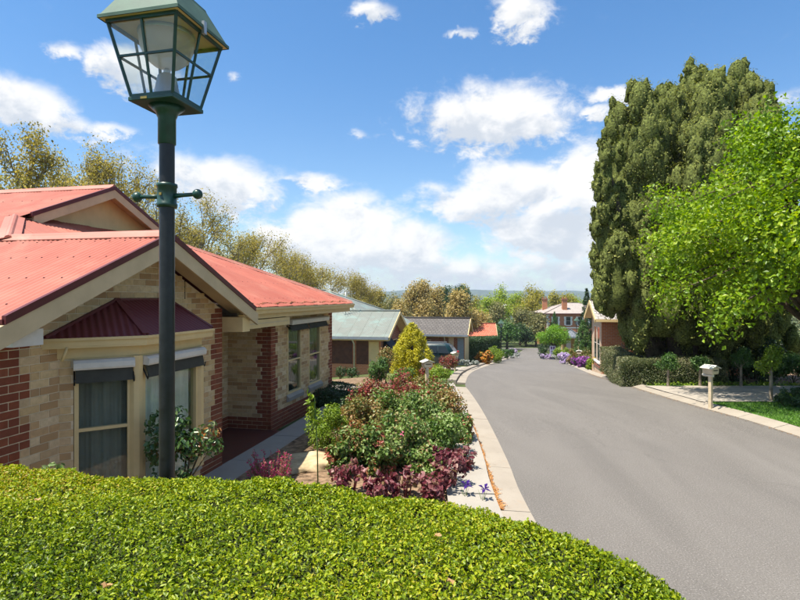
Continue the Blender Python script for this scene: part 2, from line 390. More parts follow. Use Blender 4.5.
RE = dense([(8.75, -6), (8.68, 2)]+[gxy(*p) for p in ((800, 437), (742, 419), (692, 405), (655, 394), (622, 383.5), (592, 374.5), (573, 366.5), (562, 361.2), (552, 356), (545, 352.5), (542, 350))])
def strip(name, A_, B_, mat, dz, n=None, k=5, **kw):
    """sheet between two plan curves lying dz above the road profile"""
    n = n or max(len(A_), len(B_))
    def rs(c):
        s = np.r_[0, np.cumsum(np.linalg.norm(np.diff(c, axis=0), axis=1))]; u = np.linspace(0, s[-1], n)
        return np.stack([np.interp(u, s, c[:, 0]), np.interp(u, s, c[:, 1])], 1)
    a, b = rs(A_), rs(B_); t = np.linspace(0, 1, k)
    Pn = a[:, None]*(1-t)[None, :, None]+b[:, None]*t[None, :, None]
    dzs = dz if np.ndim(dz) else np.full(k, dz)
    z = gz(Pn[..., 0], Pn[..., 1])+np.asarray(dzs)[None]
    V = np.concatenate([Pn, z[..., None]], -1).reshape(-1, 3)
    i = (np.arange(n-1)[:, None]*k+np.arange(k-1)[None]).ravel()
    return link(name, np_mesh(name, V, np.stack([i, i+1, i+k+1, i+k], 1), mat, smooth=True), **kw)
strip('road', LE, RE, m_asph, .0, n=400, k=12, kind='structure')
# side street opening on the far right, and the cross street at the bottom
sa, sb = gxy(562, 361.2), gxy(556, 357.6)
strip('side_road', np.array([sa, (sa[0]+26, sa[1]+3)]), np.array([sb, (sb[0]+26, sb[1]+4)]), m_asph, .006, n=30, k=6, kind='structure')
ea, eb = gxy(500, 350.2), gxy(560, 350.2)
strip('cross_road', np.array([(ea[0]-16, ea[1]+2), (eb[0]+30, eb[1]-1)]), np.array([(ea[0]-16, ea[1]+9), (eb[0]+30, eb[1]+6)]), m_asph, .008, n=40, k=6, kind='structure')

def pieces(name, piece, A_, B_, L, mat, z0, z1, gap=.012, jit=0.0, seed=1, parent=None):
    """separate cast pieces laid along a strip between two curves; profile z1 at A_, z1 at B_ (pair)"""
    root = parent or empty(name, (0, 0, 0), kind='structure'); rg = R(seed)
    s = np.r_[0, np.cumsum(np.linalg.norm(np.diff(A_, axis=0), axis=1))]; n = len(A_)
    def pt(c, u): return np.array([np.interp(u, s, c[:, 0]), np.interp(u, s, c[:, 1])])
    za, zb = z1; u = 0.0
    while u+L < s[-1]:
        k = 4; us = np.linspace(u+gap/2, u+L-gap/2, k+1); Vv = []; dzj = rg.normal(0, jit)
        for w in us:
            a, b = pt(A_, w), pt(B_, w); ga, gb = float(gz(*a)), float(gz(*b))
            Vv += [(a[0], a[1], ga+z0), (b[0], b[1], gb+z0), (b[0], b[1], gb+zb+dzj), (a[0], a[1], ga+za+dzj)]
        Ff = [(0, 1, 2, 3), (4*k, 4*k+3, 4*k+2, 4*k+1)]
        for i in range(k):
            for e in range(4): Ff.append((4*i+e, 4*i+4+e, 4*i+4+(e+1) % 4, 4*i+(e+1) % 4))
        c0 = pt(A_, u+L/2)
        mb = MB(); mb.add(Vv, [q[::-1] for q in Ff]); mb.build(piece, mat, root, off=(c0[0], c0[1], float(gz(*c0)))).location = (c0[0], c0[1], float(gz(*c0)))
        u += L
    return root
near = LE[LE[:, 1] < 22.5]; far_ = LE[(LE[:, 1] >= 22.3) & (LE[:, 1] < 75)]
kl = pieces('kerb_gutter', 'gutter_slab', offs(near, .42), near, 1.9, m_kerb, -.08, (.03, .008), jit=.002, seed=2)
pieces('footpath', 'concrete_slab', offs(near, 1.12), offs(near, .44), 1.52, m_conc, -.06, (.125, .115), jit=.003, seed=3)
pieces('kerb_gutter', 'gutter_slab', offs(far_, .38), far_, 1.9, m_kerb, -.08, (.03, .008), jit=.002, seed=4, parent=kl)
pieces('kerb_edging', 'edging_stone', offs(far_, .78), offs(far_, .40), .62, m_kerb, -.06, (.15, .13), jit=.008, seed=5)
rnear = RE[RE[:, 1] < 49]
pieces('right_kerb', 'kerb_stone', rnear, offs(rnear, -.36), 1.2, m_kerb, -.08, (.012, .10), jit=.002, seed=6)
# concrete driveway and turf on the right
dk = offs(RE, -.36)
def dkx(y): return float(np.interp(y, dk[:, 1], dk[:, 0]))
def sheet(name, poly, mat, dz, n=14, **kw):
    """quad patch (four plan corners) draped on the ground"""
    a, b, c, d = [np.array(p, float) for p in poly]; t = np.linspace(0, 1, n)
    u, v = np.meshgrid(t, t); Pn = (a*(1-u[..., None])+b*u[..., None])*(1-v[..., None])+(d*(1-u[..., None])+c*u[..., None])*v[..., None]
    z = gz(Pn[..., 0], Pn[..., 1])+dz; V = np.concatenate([Pn, z[..., None]], -1).reshape(-1, 3)
    i = (np.arange(n-1)[:, None]*n+np.arange(n-1)[None]).ravel()
    return link(name, np_mesh(name, V, np.stack([i, i+1, i+n+1, i+n], 1), mat, smooth=True), **kw)
# driveway panels, each poured slab its own piece
dr = empty('right_driveway', (0, 0, 0), kind='structure')
for i in range(5):
    for j in range(2):
        xl = lambda y: dkx(y)-.12
        y0, y1 = 15.1+j*2.45, 15.1+(j+1)*2.45
        xs0 = [xl(y0), 11.6, 15.2, 18.8, 22.4, 26]; xs1 = [xl(y1), 11.6, 15.2, 18.8, 22.4, 26]
        gp = .015
        o = sheet('concrete_slab', [(xs0[i]+gp, y0+gp), (xs0[i+1], y0+gp), (xs1[i+1], y1), (xs1[i]+gp, y1)], m_drive, .105+.003*((i+j) % 2), n=6); o.parent = dr
LAWN = [(8.72+.36, 8.0), (14.5, 8.0), (16.5, 15.05), (dkx(15.05)+.03, 15.05)]
sheet('right_lawn', LAWN, m_lawn, .085, kind='structure')
sheet('right_verge', [(dkx(20.0)+.05, 20.0), (26, 20.0), (26, 21.2), (dkx(21.2)+.2, 21.2)], m_lawn, .07, kind='structure')
sheet('right_garden', [(dkx(21)+.1, 21.0), (32, 21.0), (44, 46), (dkx(46)+.1, 46)], m_soil, .05, n=30, kind='structure')
# garden bed between the porch path and the footpath, the neighbour's drive, a patch of turf at the bend
bl = offs(LE, 1.14)
def blx(y): return float(np.interp(y, bl[:, 1], bl[:, 0]))
_ct, _st = math.cos(TH), math.sin(TH)
def hq(hx, hy): return (hx*_ct+hy*_st, -hx*_st+hy*_ct)
sheet('garden_bed', [hq(-4.26, .8), (blx(1.2), 1.2), (blx(8.5), 8.5), hq(-4.26, 7.8)], m_soil, .07, n=20, kind='structure')
sheet('garden_bed_back', [hq(-4.26, 7.805), (blx(8.503), 8.503), (blx(16.2), 16.2), hq(-4.26, 15.6)], m_soil, .07, n=24, kind='structure')
sheet('left_driveway', [(-13, 20.5), (-.9, 17.2), (-.6, 19.4), (-11.5, 29.5)], m_drive, .06, n=24, kind='structure')
sheet('left_garden', [(-.55, 17.2), (blx(17.2), 17.2), (blx(25)-.1, 25), (-4.0, 28)], m_soil, .05, n=24, kind='structure')
sheet('left_drive_apron', [(-2, 34.0), (4.6, 34.0), (5.6, 37.6), (-2, 40.5)], m_drive, .05, n=16, kind='structure')
sheet('left_turf', [(1.2, 27.0), (offs(LE, .8)[np.argmin(abs(LE[:, 1]-27)), 0], 27.0), (offs(LE, .8)[np.argmin(abs(LE[:, 1]-32)), 0], 32.0), (1.6, 32)], m_lawn, .07, kind='structure')
# far hills behind the town
rg = R(5); hx = np.linspace(-5200, 5200, 240); prof = 25+9*np.sin(hx/900+1.2)+9*np.sin(hx/370+.4)+5*np.sin(hx/140)+rg.normal(0, 1.6, len(hx))
rows = [(2300, 0.0), (2600, .35), (2900, .75), (3150, 1.0), (3600, .9)]
V = np.array([(x, y+.00002*x*x*0, -9+(12+p)*k) for (y, k) in rows for x, p in zip(hx, prof)]); n = len(hx)
ii = (np.arange(len(rows)-1)[:, None]*n+np.arange(n-1)[None]).ravel()
m_hill = M('wooded hills', (.05, .075, .04), .95, .05, var=.5, scale=.02, bmp=0, dirt=(.12, .13, .06), dirt_amt=.5)
link('far_hills', np_mesh('far_hills', V, np.stack([ii, ii+1, ii+n+1, ii+n], 1), m_hill, smooth=True), kind='structure')

# fallen blossom along the kerb foot
def scatter_flat(name, pts, size, mat, seed, lift=.006, **kw):
    rg = R(seed); n = len(pts); a = rg.uniform(0, 6.28, n); s = size*rg.uniform(.5, 1.3, n)
    c, d = np.cos(a)*s, np.sin(a)*s; t = rg.uniform(0, .6, n)*s
    q = np.stack([pts+np.stack([c, d, t*0], 1), pts+np.stack([-d*.6, c*.6, t], 1), pts+np.stack([-c, -d, t*.3], 1), pts+np.stack([d*.6, -c*.6, t*0], 1)], 1).reshape(-1, 3)
    q[:, 2] += lift; i = np.arange(n)*4
    return link(name, np_mesh(name, q, np.stack([i, i+1, i+2, i+3], 1), mat, np.repeat(rg.random(n), 4)), **kw)
m_blossom = LEAF('fallen blossom leaf', [(.46, .19, .05), (.52, .26, .08), (.34, .14, .045), (.55, .32, .14)], .15, .7)
kc = offs(near, .43); s = np.r_[0, np.cumsum(np.linalg.norm(np.diff(kc, axis=0), axis=1))]
u = rg.uniform(0, 1, 5200); yy = 7.3+6.5*u**1.5; wd = .028*np.clip(1.3-u*.9, .2, 1)*(.45+.9*np.abs(np.sin(yy*2.3)*np.sin(yy*5.1+1)))
base_x = np.interp(yy, kc[:, 1], kc[:, 0]); xx = base_x+np.abs(rg.normal(0, 1, 5200))*wd*(1+1.3*np.exp(-((yy-8.1)/.35)**2))+.004
scatter_flat('fallen_blossom', np.stack([xx, yy, gz(xx, yy)+.032+np.abs(rg.normal(0, .012, 5200))*np.clip(1-(xx-base_x)/.06, 0, 1)], 1), .014, m_blossom, 8, label='orange fallen blossom in a line along the kerb foot', kind='stuff')
m_litter = LEAF('leaf litter', [(.20, .10, .04), (.28, .16, .07), (.34, .22, .10), (.12, .07, .03)], .1, .8)
y2 = rg.uniform(9, 30, 1300); x2 = np.interp(y2, RE[:, 1], RE[:, 0])+np.abs(rg.normal(0, .10, 1300))*-1+.02
scatter_flat('leaf_litter', np.stack([x2, y2, gz(x2, y2)+.004], 1), .016, m_litter, 9, label='brown leaf litter along the right kerb', kind='stuff')

# grass blades on the turf
def blades(name, poly, n, h, mat, dz, seed, **kw):
    rg = R(seed); a, b, c, d = [np.array(p, float) for p in poly]; u, v = rg.random((n, 1)), rg.random((n, 1))
    p = (a*(1-u)+b*u)*(1-v)+(d*(1-u)+c*u)*v; z = gz(p[:, 0], p[:, 1])+dz; an = rg.uniform(0, 6.28, n); w = .006+.004*rg.random(n); hh = h*rg.uniform(.5, 1.4, n)
    lx, ly = rg.normal(0, .5, n)*hh, rg.normal(0, .5, n)*hh; ca, sa = np.cos(an)*w, np.sin(an)*w
    q = np.stack([np.stack([p[:, 0]-ca, p[:, 1]-sa, z], 1), np.stack([p[:, 0]+ca, p[:, 1]+sa, z], 1), np.stack([p[:, 0]+lx, p[:, 1]+ly, z+hh], 1)], 1).reshape(-1, 3)
    i = np.arange(n)*3; return link(name, np_mesh(name, q, np.stack([i, i+1, i+2], 1), mat, np.repeat(rg.random(n), 3)), **kw)
m_blade = LEAF('grass blade', [(.07, .17, .02), (.10, .22, .03), (.14, .26, .04), (.05, .12, .015)], .35)
blades('grass', LAWN, 42000, .05, m_blade, .085, 12, label='short bright grass on the right lawn', kind='stuff')
# ------------------------------------------------------------------ the brick house by the lamp
# house frame: hx across the street (towards the road +), hy along it; turned by TH from the view
CT, ST = math.cos(TH), math.sin(TH)
def hw(hx, hy): return (hx*CT+hy*ST, -hx*ST+hy*CT)
HB = (-5.0, 8.0, 0.0)
bx_, by_ = hw(HB[0], HB[1])
house = empty('brick_house', (bx_, by_, 0), -TH, label='cream and red brick house with red corrugated roof and a bay window', cat='house')
def hb(mb, name, mat, parent=house, bevel=0.0, **kw): return mb.build(name, mat, parent, off=HB, bevel=bevel, **kw)
def hpx(hx, hy, z):
    x, y = hw(hx, hy); return 400+F*x/y, HY-(z-CZ)/y*F, y
BH, BJ, BL = .076, .010, .230
_bm = {}
def brick_mesh(L, red):
    k = (round(L, 3), red)
    if k not in _bm:
        mb = MB(); mb.box((-L/2, -.006, -BH/2), (L/2, .05, BH/2)); _bm[k] = mb.mesh('brick', m_brick_r if red else m_brick_c, bevel=.003)
    return _bm[k]
ALLB = []     # (screen area, wall record, centre s, z, length, red)
WALLS = []
def brick_wall(O, t, L, ztop, holes, red, zmax, name='wall', z0=-.17, phase=0.0):
    """mortar backing as the wall part; bricks are collected for build_bricks"""
    O = Vector(O); t = Vector(t).normalized(); n = Vector((t.y, -t.x))
    rec = dict(O=O, t=t, n=n, holes=holes)
    mb = MB(); cuts = sorted({0.0, L, *[h[0] for h in holes], *[h[1] for h in holes]}, key=float)
    fine = []
    for a, b in zip(cuts, cuts[1:]): fine += list(np.linspace(a, b, max(2, int((b-a)/.25)+1)))[:-1]
    fine.append(L)
    def q(s, z, dep): p = O+t*s-n*dep; return (p.x, p.y, z)
    for a, b in zip(fine, fine[1:]):
        mid = (a+b)/2; bands = [(z0, None)]
        hs = sorted([h for h in holes if h[0]-1e-6 <= mid <= h[1]+1e-6], key=lambda h: h[2]); z = z0
        for h in hs+[None]:
            zt = h[2] if h else None
            if zt is None or zt > z+.01:
                ta, tb = (zt, zt) if zt is not None else (ztop(a), ztop(b))
                if min(ta, tb) > z: mb.hexa([q(a, z, .11), q(a, z, 0), q(b, z, 0), q(b, z, .11), q(a, ta, .11), q(a, ta, 0), q(b, tb, 0), q(b, tb, .11)])
            if h: z = h[3]
    wobj = hb(mb, name, m_mortar); rec['obj'] = wobj; WALLS.append(rec)
    rows = int((zmax-z0)/(BH+BJ))
    for r in range(rows):
        z = z0+BJ+r*(BH+BJ)+BH/2; s = -phase-(0 if r % 2 == 0 else (BL+BJ)/2)
        while s < L:
            a, b = max(s, 0.0)+.0, min(s+BL, L); s += BL+BJ
            segs = [(a, b)]
            for h in holes:
                if h[2]-.02 < z+BH/2-.02 and z-BH/2+.02 < h[3]+.02:
                    ns = []
                    for (p, e) in segs:
                        if h[1] <= p or h[0] >= e: ns.append((p, e))
                        else:
                            if h[0] > p: ns.append((p, h[0]))
                            if h[1] < e: ns.append((h[1], e))
                    segs = ns
            # the quoins break the coursing: cut bricks where the colour changes
            out = []
            for (p, e) in segs:
                c = p; last = red(p+.01, r, z)
                for w in np.arange(p+.01, e, .01):
                    k = red(w, r, z)
                    if k != last: out.append((c, w-BJ/2, last)); c = w+BJ/2; last = k
                out.append((c, e, last))
            for (p, e, rd) in out:
                if e-p < .03 or z+BH/2 > ztop((p+e)/2)+.02: continue
                cxy = O+t*((p+e)/2); px, py, d = hpx(cxy.x, cxy.y, z)
                p2 = hpx(*(O+t*e), z)[0]; p1 = hpx(*(O+t*p), z)[0]
                ar = abs(p2-p1)*BH*F/d if (-8 < px < 806 and py < 452+.06*px) else 0
                ALLB.append((ar, len(WALLS)-1, (p+e)/2, z, e-p, rd))
def build_bricks():
    ALLB.sort(key=lambda b: -b[0]); base = Vector(HB)
    for (ar, w, s, z, L, rd) in ALLB[:300]:
        rec = WALLS[w]; p = rec['O']+rec['t']*s
        o = link('brick', brick_mesh(L, rd), rec['obj'], loc=(p.x-base.x, p.y-base.y, z)); o.rotation_euler = (0, 0, math.atan2(rec['t'].y, rec['t'].x))
    rg = R(3)
    for wi, rec in enumerate(WALLS):
        for rd in (True, False):
            items = [b for b in ALLB[300:] if b[1] == wi and b[5] == rd]
            if not items: continue
            V = []; Fq = []; at_ = []; t, n = rec['t'], rec['n']
            for (_, _, s, z, L, _) in items:
                c = rec['O']+t*s; k = len(V); v = rg.random(); pr = .006+rg.uniform(-.001, .001)
                for dz in (-BH/2, BH/2):
                    for (ds, dn) in ((-L/2, -.05), (L/2, -.05), (L/2, pr), (-L/2, pr)):
                        q = c+t*ds+n*dn; V.append((q.x-base.x, q.y-base.y, z+dz)); at_.append(v)
                Fq += [(k, k+3, k+2, k+1), (k+4, k+5, k+6, k+7), (k, k+1, k+5, k+4), (k+1, k+2, k+6, k+5), (k+2, k+3, k+7, k+6), (k+3, k, k+4, k+7)]
            link('brickwork', np_mesh('brickwork', np.array(V), np.array(Fq)[:, ::-1], m_brick_r if rd else m_brick_c, np.array(at_)), rec['obj'], kind='stuff')

K, EZ = .43, 2.77                         # roof slope and eave height
GC, GH = 6.37, 2.36                       # the gable that faces the street: centre and half span at the eave
XA, XB, XC = -4.9, -5.2, -6.24            # street wall, recessed window wall, porch back wall
YA0, YA1, YB0, YB1 = 4.3, 8.44, 11.0, 15.15
def gable_under(hy): return EZ+K*(GH-abs(hy-GC))-.16
def quoin(s, L, r, both=True):
    w = .36 if (r//3) % 2 == 0 else .24
    return s < w or (both and s > L-w)
LA = YA1-YA0
BY0, BY1, BT = 5.03, 7.44, .56            # bay: where it leaves the wall, how far it stands out
bay_hole = (BY0-YA0+.10, BY1-YA0-.10, .0, 2.42)
brick_wall((XA, YA0), (0, 1), LA, lambda s: gable_under(YA0+s), [bay_hole], lambda s, r, z: z < .30 or quoin(s, LA, r), 3.7)
brick_wall((XC, YB0), (1, 0), XB-XC, lambda s: 2.50, [], lambda s, r, z: z < .30 or s > (XB-XC)-(.36 if (r//3) % 2 == 0 else .24), 2.5)
w1, w2 = (11.90-YB0, 12.74-YB0, .62, 2.28), (13.27-YB0, 14.14-YB0, .62, 2.28)
LB = YB1-YB0
brick_wall((XB, YB0), (0, 1), LB, lambda s: 2.52, [w1, w2], lambda s, r, z: z < .36 or quoin(s, LB, r), 2.52)
brick_wall((XC, YA1), (0, 1), YB0-YA1, lambda s: 2.50, [], lambda s, r, z: z < .30, 2.5)
# bay: brick cheeks and the apron under its windows
bay = [(XA, BY0), (XA+BT, BY0+BT), (XA+BT, BY1-BT), (XA, BY1)]
s2 = BT*math.sqrt(2)
brick_wall(bay[0], (1, 1), s2, lambda s: 2.27, [(.135, s2-.002, .55, 2.27)], lambda s, r, z: z < .30, 2.27)
brick_wall(bay[1], (0, 1), BY1-BY0-2*BT, lambda s: .55, [], lambda s, r, z: z < .30, .55)
brick_wall(bay[2], (-1, 1), s2, lambda s: 2.27, [(.002, s2-.135, .55, 2.27)], lambda s, r, z: z < .30, 2.27)
# walls the picture does not show, plain mortar-coloured masonry that only shuts the house
m_bwall = BRICKMAT('side wall brick', (.50, .37, .24), (.40, .26, .16), (.48, .39, .28))
mb = MB(); mb.box((-19, YA0, -.17), (XA-.115, YA0+.11, 2.72)); hb(mb, 'wall', m_bwall)
mb = MB(); mb.box((-19, YB1-.11, -.17), (XB-.115, YB1, 2.72)); hb(mb, 'wall', m_bwall)
mb = MB(); mb.box((-19.1, YA0, -.17), (-19.0, YB1, 2.72)); hb(mb, 'wall', m_bwall)
mb = MB(); mb.box((XC+.003, YA1-.11, -.17), (XA-.115, YA1, 2.5)); hb(mb, 'wall', m_bwall)
mb = MB(); mb.box((-18.9, YA0+.12, -.10), (XC-.13, YB1-.12, -.02)); hb(mb, 'floor_slab', m_dark)
build_bricks()

# ---- roof
CW, CA = .076, .0080
def sheets(root, O, a, u, n, s0, s1, v0, v1, mat, width=.762, name='roof_sheet', per=6, amp=CA):
    """corrugated sheets laid side by side, each lapping the next by one ridge"""
    O, a, u, n = Vector(O), Vector(a), Vector(u), Vector(n); s = s0; k = 0
    while s < s1-.05:
        e = min(s+width+CW*.6, s1); m = max(4, int((e-s)/CW*per)); ss = np.linspace(s, e, m+1); V = []; c0 = O+a*((s+e)/2)
        for i, q in enumerate(ss):
            h = amp*math.cos(2*math.pi*(q-s0)/CW)+.013*(q-s)/width
            lo, hi = v0(q), max(v0(q)+.01, v1(q))
            for v in (lo, hi): V.append(tuple(O+a*q+u*v+n*h-Vector(HB)))
        Fq = [(2*i, 2*i+2, 2*i+3, 2*i+1) for i in range(m)]
        link(name, np_mesh(name, np.array(V), np.array(Fq), mat, smooth=True), root); s += width; k += 1
def cap(root, p0, p1, side, w, drop, mat, name='ridge_cap', th=.02, lift=.035):
    """folded capping strip: rolled crown with two wings"""
    p0, p1 = Vector(p0), Vector(p1); d = (p1-p0).normalized(); sd = Vector(side); sd = (sd-d*sd.dot(d)).normalized(); up = d.cross(sd)
    if up.z < 0: up = -up
    pr = [(-w, -drop-.012), (-w, -drop), (-.05, lift-.03), (-.028, lift), (0, lift+.012), (.028, lift), (.05, lift-.03), (w, -drop), (w, -drop-.012), (0, lift-.03)]
    mb = MB(); A_ = [p0+sd*x+up*y for x, y in pr]; B_ = [p1+sd*x+up*y for x, y in pr]; m = len(pr)
    mb.add(A_+B_, [(i, (i+1) % m, m+(i+1) % m, m+i) for i in range(m)]+[tuple(range(m))[::-1], tuple(range(m, 2*m))])
    return hb(mb, name, mat, root)
mb = MB(); RX = -18.5
cs = 1/math.sqrt(1+K*K)
L0, L1, MC = GC-GH, 15.6, (GC-GH+15.6)/2    # eaves of the main roof and its ridge line
XE = -4.7                                   # street-side gutter line of the main roof
SG = 3.80                                   # how far the street-side slope climbs before the gablet
zr_ = lambda s: EZ+K*s
T = .03
def slab(poly):       # roof underlay: thin plate under the sheets
    top = [Vector(p)-Vector((0, 0, .028)) for p in poly]; mb.prism([p-Vector((0, 0, T)) for p in top], (0, 0, T))
XV = -4.45                                  # verge of the street gable
slab([(XV, L0, EZ), (XV, GC, zr_(GH)), (XE-GH, GC, zr_(GH)), (XE-SG, L0+SG, zr_(SG)), (XE-SG+.3, L0+SG, zr_(SG)), (XE-SG+.3, MC, zr_(MC-L0)), (RX, MC, zr_(MC-L0)), (RX, L0, EZ)])
slab([(XV, GC, zr_(GH)), (XV, GC+GH, EZ), (XE, GC+GH, EZ), (XE-GH, GC, zr_(GH))])
slab([(XE, GC+GH, EZ), (XE, L1, EZ), (XE-SG, L1-SG, zr_(SG)), (XE-SG, L0+SG, zr_(SG)), (XE-GH, GC, zr_(GH))])
slab([(XE, L1, EZ), (RX, L1, EZ), (RX, MC, zr_(L1-MC)), (XE-SG+.3, MC, zr_(L1-MC)), (XE-SG+.3, L1-SG, zr_(SG)), (XE-SG, L1-SG, zr_(SG))])
roof = hb(mb, 'roof', m_roofd)
u_l = Vector((0, cs, K*cs)); n_l = Vector((0, -K*cs, cs)); sl_ = 1/cs
def xr_inv(q):          # slope facing the camera: how high it reaches at distance q back from the verge
    hx = XV-q
    if hx > XE-GH: return GH
    if hx > XE-SG+.3: return min(-hx+XE, MC-L0)
    return MC-L0
sheets(roof, (XV, L0, EZ), (-1, 0, 0), u_l, n_l, 0, XV-RX, lambda q: -.05, lambda q: xr_inv(q)*sl_, m_roof)
sheets(roof, (XV, GC+GH, EZ), (-1, 0, 0), Vector((0, -cs, K*cs)), Vector((0, K*cs, cs)), 0, XV-XE+GH, lambda q: max(0, (q-(XV-XE)))*sl_-.02, lambda q: GH*sl_, m_roof)
u_s = Vector((-cs, 0, K*cs)); n_s = Vector((K*cs, 0, cs))
def f_v0(q): hy = GC+q; return (max(0, GC+GH-hy))*sl_-.04
def f_v1(q): hy = GC+q; return min(hy-L0, L1-hy, SG+.12)*sl_
sheets(roof, (XE, GC, EZ), (0, 1, 0), u_s, n_s, 0, L1-GC, f_v0, f_v1, m_roof)
sheets(roof, (XE-SG+.3, L1, EZ), (-1, 0, 0), Vector((0, -cs, K*cs)), Vector((0, K*cs, cs)), 0, 9.5, lambda q: 0, lambda q: (L1-MC)*sl_, m_roof)
cap(roof, (XV+.01, GC, zr_(GH)+.02), (XE-GH, GC, zr_(GH)+.02), (0, 1, 0), .15, .055, m_roofcap)
cap(roof, (XE-GH+.1, GC-.1, zr_(GH)), (XE-SG+.25, L0+SG-.25, zr_(SG)-.08), (1, 1, 0), .14, .02, m_roofcap, 'hip_cap')
cap(roof, (XE-.02, L1-.02, EZ+.02), (XE-SG, L1-SG, zr_(SG)+.02), (1, -1, 0), .13, .03, m_roofcap, 'hip_cap')
cap(roof, (XE-SG+.32, MC, zr_(MC-L0)+.02), (RX, MC, zr_(MC-L0)+.02), (0, 1, 0), .15, .055, m_roofcap)
# roofing screws in rows across the sheets
V, Fq = [], []
def screw_row(p, a, L, n):
    p, a, n = Vector(p), Vector(a), Vector(n); b_ = n.cross(a); k = 0
    while k*CW*3 < L:
        c = p+a*(k*CW*3)+n*(CA+.004)-Vector(HB); i0 = len(V)
        for (x_, y_, z_) in ((-1, -1, 0), (1, -1, 0), (1, 1, 0), (-1, 1, 0), (-.7, -.7, 1), (.7, -.7, 1), (.7, .7, 1), (-.7, .7, 1)): V.append(tuple(c+a*x_*.008+b_*y_*.008+n*z_*.008))
        Fq.extend([(i0+4, i0+5, i0+6, i0+7), (i0, i0+1, i0+5, i0+4), (i0+1, i0+2, i0+6, i0+5), (i0+2, i0+3, i0+7, i0+6), (i0+3, i0, i0+4, i0+7)]); k += 1
for v in (.25, .95, 1.65, 2.3): screw_row(Vector((XV-.04, L0, EZ))+u_l*v, (-1, 0, 0), 2.6 if v > 2 else 9, n_l)
for v in (3.0, 4.0, 5.2): screw_row(Vector((XE-SG, L0, EZ))+u_l*v, (-1, 0, 0), 8, n_l)
for v in (.35, 1.3, 2.3): screw_row(Vector((XE, 9.2, EZ))+u_s*v, (0, 1, 0), 5.6-v*.9, n_s)
link('roof_screws', np_mesh('roof_screws', np.array(V), np.array(Fq), m_maroon), house, kind='stuff')
# leaf litter caught above the gutter
rg = R(21); y = rg.uniform(9.2, 15.2, 900); sv = .08+np.abs(rg.normal(0, .02, 900))+.03*np.sin(y*9)
pts = np.stack([XE-sv*cs-HB[0], y-HB[1], EZ+K*sv*cs+.012-HB[2]], 1)
o = scatter_flat('roof_litter', pts, .016, m_litter, 22, kind='stuff'); o.parent = house
# ---- gables: barge boards, maroon verge trim, raking soffits
def gable_trim(x, yc, half, ze, xw, board=.19, ext=.16):
    for sg in (-1, 1):
        e = Vector((x, yc+sg*half, ze)); a = Vector((x, yc, ze+K*half)); d = (a-e).normalized(); upn = Vector((0, -d.z, d.y))
        if upn.z < 0: upn = -upn
        def rail(name, t0, t1, x0, x1, mat, ext=0.0):
            p = e-d*ext; q = a+Vector((0, 0, 0))
            mb = MB(); pts = []
            for (X_) in (x0, x1):
                for (P_, t_) in ((p, t0), (q, t0), (q, t1), (p, t1)):
                    z = P_.z+t_/abs(upn.z); pts.append((X_, P_.y, z))
            mb.add(pts, [(0, 1, 2, 3), (7, 6, 5, 4), (0, 4, 5, 1), (1, 5, 6, 2), (2, 6, 7, 3), (3, 7, 4, 0)])
            return hb(mb, name, mat)
        rail('verge_trim', -.045, .028, x-.02, x+.025, m_maroon, .05)
        rail('barge_board', -.045-board, -.047, x-.03, x+.012, m_barge, ext)
        rail('soffit', -.10, -.075, xw, x-.032, m_barge)
gable_trim(XV, GC, GH, EZ, XA-.0)
# blocks that close the raking eaves
mb = MB(); mb.box((XC-.02, YA1+.004, 2.345), (XV-.06, GC+GH-.03, 2.60)); hb(mb, 'porch_beam', m_cream)
mb = MB(); mb.box((XA+.008, L0+.10, EZ-.29), (XV-.06, L0+.43, EZ-.13)); hb(mb, 'eave_box', m_white)
# gablet high on the roof
XG = XE-SG; zb = zr_(SG); gh = MC-(L0+SG)
mb = MB(); mb.prism([(XG+.02, L0+SG+.02, zb-.06), (XG+.02, L1-SG-.02, zb-.06), (XG+.02, MC, zr_(MC-L0)-.075)], (-.05, 0, 0)); hb(mb, 'gablet_panel', m_cream)
gable_trim(XG+.32, MC, gh-.04, zb+.017, XG+.03, .16, .0)
# ---- gutters, fascias, eave soffits, porch ceiling
def gutter(x0, y0, x1, y1, z, mat, name='gutter', w=.12, h=.115, out=1):
    a, b = Vector((x0, y0, z)), Vector((x1, y1, z)); d = (b-a).normalized(); s = Vector((d.y, -d.x, 0))*out
    pr = [(0, 0), (.0, -h), (w*.72, -h), (w*.80, -h*.55), (w, -h*.25), (w, .008), (w-.012, .008), (w-.014, -h*.22), (w*.72, -h+.008), (.01, -h+.008), (.01, 0)]
    mb = MB(); A_ = [a+s*x+Vector((0, 0, y)) for x, y in pr]; B_ = [b+s*x+Vector((0, 0, y)) for x, y in pr]; m = len(pr)
    mb.add(A_+B_, [(i, (i+1) % m, m+(i+1) % m, m+i) for i in range(m)]+[tuple(range(m))[::-1], tuple(range(m, 2*m))])
    return hb(mb, name, mat)
gutter(XE-.06, GC+GH+.03, XE-.06, L1+.05, EZ-.03, m_cream)
gutter(-18, L0+.06, XV, L0+.06, EZ-.03, m_maroon, out=1)
mb = MB(); mb.box((XE-.085, GC+GH+.03, EZ-.24), (XE-.062, L1-.05, EZ-.03)); hb(mb, 'fascia', m_cream)
mb = MB(); mb.box((XB-.05, YB0-.1, EZ-.255), (XE-.088, L1-.1, EZ-.235)); hb(mb, 'eave_soffit', m_barge)
mb = MB(); mb.box((XC-.05, GC+GH-.02, 2.42), (XE-.09, YB0-.012, 2.445)); hb(mb, 'porch_ceiling', m_barge)
mb = MB(); mb.box((XE-.26, GC+GH-.02, 2.345), (XE-.093, YB0+.1, 2.51)); hb(mb, 'porch_beam', m_cream)
